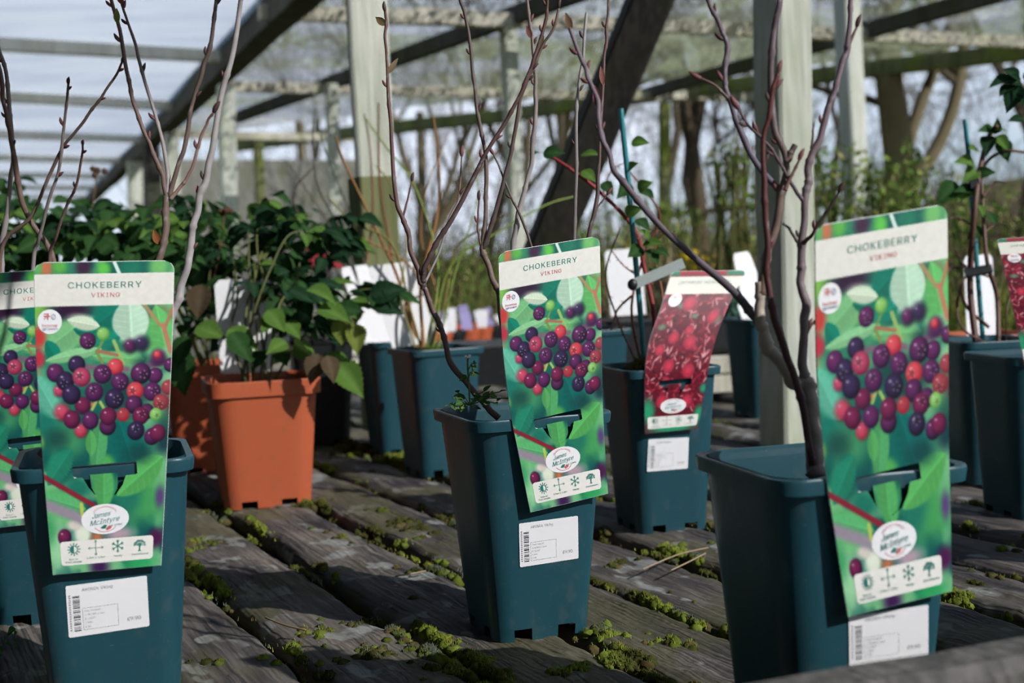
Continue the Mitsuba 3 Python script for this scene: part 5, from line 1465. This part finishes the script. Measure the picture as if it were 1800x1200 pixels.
# ------------------------------------------------------------------ far left: grey board fence
fd = 13.6
fa, fb = at(250, 300, fd), at(650, 300, fd + 1.2)
k = thing('board_fence', 'grey weathered board fence far back under the roof', 'fence')
for j in range(7):
    z = -.4 + j * .30
    part(k, 'board', bar(A([fa[0], fa[1], z]), A([fb[0], fb[1], z]), .03 + .02 * (j % 2), .315), 'm_fence')
for t in (0, .33, .66, 1):
    p = fa + (fb - fa) * t
    part(k, 'post', bar(A([p[0], p[1] + .07, -.5]), A([p[0], p[1] + .07, 1.56]), .09, .09, up=UPA), 'm_fence')
scene['m_fence'] = twos(principled(timber((0.14, 0.14, 0.12), (0.26, 0.26, 0.22), (0.12, 0.13, 0.07), 0.6), 0.9, spec=0.1))

# ------------------------------------------------------------------ trees, hedges, bushes behind
def grow(r, p, d, L, rad, depth, out, curve=.25, split=(2, 3)):
    n = 5; P = [p]; q = p; dd = unit(d)
    for _ in range(n):
        dd = unit(dd + r.normal(0, curve * .35, 3) + A([0, 0, .03])); q = q + dd * L / n; P.append(q)
    out.append((P, np.linspace(rad, rad * .68, n + 1)))
    if depth == 0: return
    for _ in range(r.integers(*split, endpoint=True)):
        i = r.integers(2, n + 1)
        nd = unit(dd + r.normal(0, .55, 3) + A([0, 0, .12]))
        grow(r, P[i], nd, L * r.uniform(.55, .8), rad * .58, depth - 1, out, curve, split)


def tree_mesh(branches, col, seed, minr=0.0):
    ms = [ctube(P, np.maximum(R, minr), np.asarray(col), 5 if R[0] < .03 else 8, seed) for P, R in branches]
    return join(*ms)


def bare_tree(label, x, d, rad, L, seed, col, depth=5, group=None, lean=(0, 0), trunk=None):
    r = np.random.default_rng(seed); k = thing('bare_tree', label, 'tree', group)
    p = at(x, 400, d); p[2] = -.5
    out = []
    grow(r, p, A([lean[0], lean[1], 1.0]), L, rad * .5, depth, out, .26, (2, 4))
    m = tree_mesh([out[0]], col, seed); part(k, 'trunk', m[:2], 'm_far', smooth=True, color=m[2])
    m = tree_mesh(out[1:], col, seed, .004); part(k, 'branches', m[:2], 'm_far', smooth=True, color=m[2], kind='stuff')
    return k


TR, TR2 = lin((118, 108, 84)), lin((92, 82, 68))
k = thing('bare_tree', 'big forked bare tree right of the stout post', 'tree')
d = 9.0
limbs = [([(1590, 380), (1582, 290), (1570, 190), (1562, 120), (1556, -60)], .115, .085), ([(1590, 270), (1612, 200), (1640, 130), (1690, 20)], .05, .03), ([(1575, 340), (1620, 300), (1662, 225), (1688, 130), (1700, 0)], .055, .04), ([(1562, 130), (1530, 60), (1490, -40)], .04, .03)]
r = np.random.default_rng(77); tw = []
for i, (pts, a, b) in enumerate(limbs):
    P = catmull([at(x, y, d + .2 * i) for x, y in pts], 6)
    if i in (0, 2):
        P = np.vstack([A([P[0][0], P[0][1], -.55]), P])
    v, f, c = ctube(P, np.linspace(a, b, len(P)), TR, 10, i)
    part(k, 'trunk' if i == 0 else 'limb', (v, f), 'm_far', smooth=True, color=c)
    for j in range(4):
        q = P[r.integers(len(P) // 2, len(P))]
        grow(r, q, A([r.normal(0, .8), r.normal(0, .4), .5]), 1.3, .03, 3, tw, .3, (2, 2))
m = tree_mesh(tw, TR2, 5, .005); part(k, 'branches', m[:2], 'm_far', smooth=True, color=m[2], kind='stuff')
for i, (x, d, rad, L, col, lean, lab) in enumerate([
        (1232, 11, .17, 2.2, TR2, (-.05, 0), 'dark bare tree left of the stout post'), (1100, 13, .12, 2.2, TR2, (.12, 0), 'bare tree behind the teal cane'), (985, 14, .12, 2.4, TR, (-.15, 0), 'bare tree behind the slanting brace'),
        (830, 12.5, .10, 2.2, TR2, (.15, 0), 'bare tree between the two slim posts'), (735, 15, .14, 2.6, TR, (-.1, 0), 'bare tree just right of the double post'), (1340, 15, .14, 2.6, TR, (.1, 0), 'bare tree hidden partly by the stout post'),
        (1450, 18, .14, 3.0, TR2, (0, 0), 'far bare tree right of the stout post'), (1760, 16, .14, 2.4, TR2, (.2, 0), 'bare tree at the right picture edge'), (1880, 13, .15, 2.4, TR2, (-.3, 0), 'bare tree beyond the right picture edge reaching in'), (560, 19, .16, 3.0, TR, (0, 0), 'far bare tree above the board fence'), (900, 20, .16, 3.0, TR, (.1, 0), 'far bare tree behind the slim pale post')]):
    bare_tree(lab, x, d, rad, L, 200 + i, col, 5, lean=lean)


def thicket(label, xs, d, dd, hgt, n, cols, seed, w=.006, name='thicket'):
    """a hedge of countless thin stems"""
    r = np.random.default_rng(seed); k = thing(name, label, 'hedge', kind='stuff'); ms = []
    for _ in range(n):
        p = at(r.uniform(*xs), 450, d + r.uniform(-dd, dd)); p[2] = -.5
        h = hgt * r.uniform(.5, 1.1)
        e = p + A([r.normal(0, .3) * h, r.normal(0, .2) * h, h]); m = (p + e) / 2 + r.normal(0, .08 * h, 3)
        P = catmull([p, m, e], 3)
        c = A(cols[r.integers(len(cols))]) * r.uniform(.7, 1.3)
        v, f = tube(P, np.linspace(w, w * .4, len(P)), 3, cap=False)
        ms.append((v, f, np.broadcast_to(c, v.shape)))
        for _ in range(3):
            q = P[r.integers(2, len(P))]; e2 = q + r.normal(0, .16, 3) * h + A([0, 0, .12 * h])
            v, f = tube([q, (q + e2) / 2 + r.normal(0, .02 * h, 3), e2], [w * .6, w * .5, w * .3], 3, cap=False)
            ms.append((v, f, np.broadcast_to(c, v.shape)))
    m = join(*ms)
    scene[k] = mikit.ply(m[:2], 'm_far', smooth=True, color=np.clip(m[2], 0, 1))


BR1, BR2, OLV = lin((120, 104, 78)), lin((92, 80, 60)), lin((112, 112, 60))
thicket('brown thicket behind the slim posts in the middle', (680, 1010), 10.5, 1.0, 0.95, 420, [BR1, BR2, OLV], 301)
thicket('brown and olive thicket between the brace and the stout post', (1000, 1340), 9.0, 0.5, 0.95, 420, [BR1, BR2, OLV], 302)
thicket('brown hedge right of the forked tree', (1590, 2050), 22, 1.5, 1.75, 700, [lin((128, 112, 92)), lin((110, 98, 80))], 303, .014)
thicket('brown hedge far behind the board fence and posts', (350, 1450), 25, 1.5, 1.25, 700, [BR1, BR2, OLV], 304, .014)


thicket('slender bare saplings at the wood edge behind the posts', (640, 1360), 17, 1.6, 3.4, 170, [lin((96, 88, 74)), lin((120, 112, 92)), lin((80, 74, 62))], 311, .011, 'sapling_row')
thicket('slender bare saplings behind the forked tree', (1420, 1900), 18, 1.5, 3.2, 90, [lin((110, 100, 84)), lin((90, 82, 70))], 312, .010, 'sapling_row')
thicket('slender bare saplings behind the board fence', (330, 640), 19, .8, 3.0, 70, [lin((96, 88, 74)), lin((120, 112, 92))], 313, .010, 'sapling_row')


def leafy_bush(label, x, y, d, rx, rz, n, cols, seed, size=.035, name='evergreen_bush'):
    r = np.random.default_rng(seed); k = thing(name, label, 'bush')
    c = at(x, y, d); n_st = 26; ms, tips = [], []
    for _ in range(n_st):
        a = r.uniform(0, 6.28); q = math.sqrt(r.random())
        e = c + A([rx * q * math.cos(a), rx * .8 * q * math.sin(a), rz * r.uniform(-.3, 1.0)])
        b = A([c[0] + r.normal(0, .05), c[1] + r.normal(0, .05), -.5])
        P = catmull([b, (b + e) / 2 + r.normal(0, .04, 3), e], 5); tips.append(P)
        ms.append(ctube(P, np.linspace(.010, .003, len(P)), lin((100, 100, 60)), 4, 1))
    m = join(*ms); part(k, 'stems', m[:2], 'm_far', color=m[2], kind='stuff')
    idx = r.integers(n_st, size=n); V, C = [], []
    for i in range(n):
        P = tips[idx[i]]; t = 1 - r.random() ** 1.6 * .55; j = t * (len(P) - 1); j0 = int(min(j, len(P) - 2)); p = P[j0] + (P[j0 + 1] - P[j0]) * (j - j0) + r.normal(0, .02, 3)
        dv = unit(r.normal(0, 1, 3) + A([0, 0, .4])); s = unit(np.cross(dv, r.normal(0, 1, 3))); L = size * r.uniform(.6, 1.3)
        V += [p, p + dv * L * .5 + s * L * .22, p + dv * L, p + dv * L * .5 - s * L * .22]
        C += [A(cols[r.integers(len(cols))]) * r.uniform(.7, 1.4)] * 4
    b = np.arange(n)[:, None] * 4; f = np.concatenate([b + A([[0, 1, 2]]), b + A([[0, 2, 3]])])
    part(k, 'foliage', (A(V), f), 'm_leaf', color=np.clip(A(C), 0, 1), kind='stuff')


EV = [(.13, .22, .05), (.20, .29, .06), (.09, .15, .035), (.28, .29, .10)]
leafy_bush('bright evergreen bush right of the stout post below the forked tree', 1500, 330, 4.6, .26, .16, 1900, EV, 401)
leafy_bush('second evergreen bush under the forked tree', 1590, 345, 5.0, .22, .12, 1100, EV, 402)
leafy_bush('small leafy bush just left of the stout post', 1290, 300, 4.6, .10, .14, 420, EV, 403)
leafy_bush('spreading green bush behind the caned raspberry', 1740, 385, 4.8, .30, .12, 1000, EV, 404)
leafy_bush('green bush low behind the brace', 1040, 420, 5.6, .25, .12, 800, EV, 405)
leafy_bush('green bush behind the small pots', 850, 470, 6.6, .35, .12, 900, EV, 406)
leafy_bush('green bush under the bare tree left of the stout post', 1180, 400, 6.4, .30, .14, 800, EV, 407)
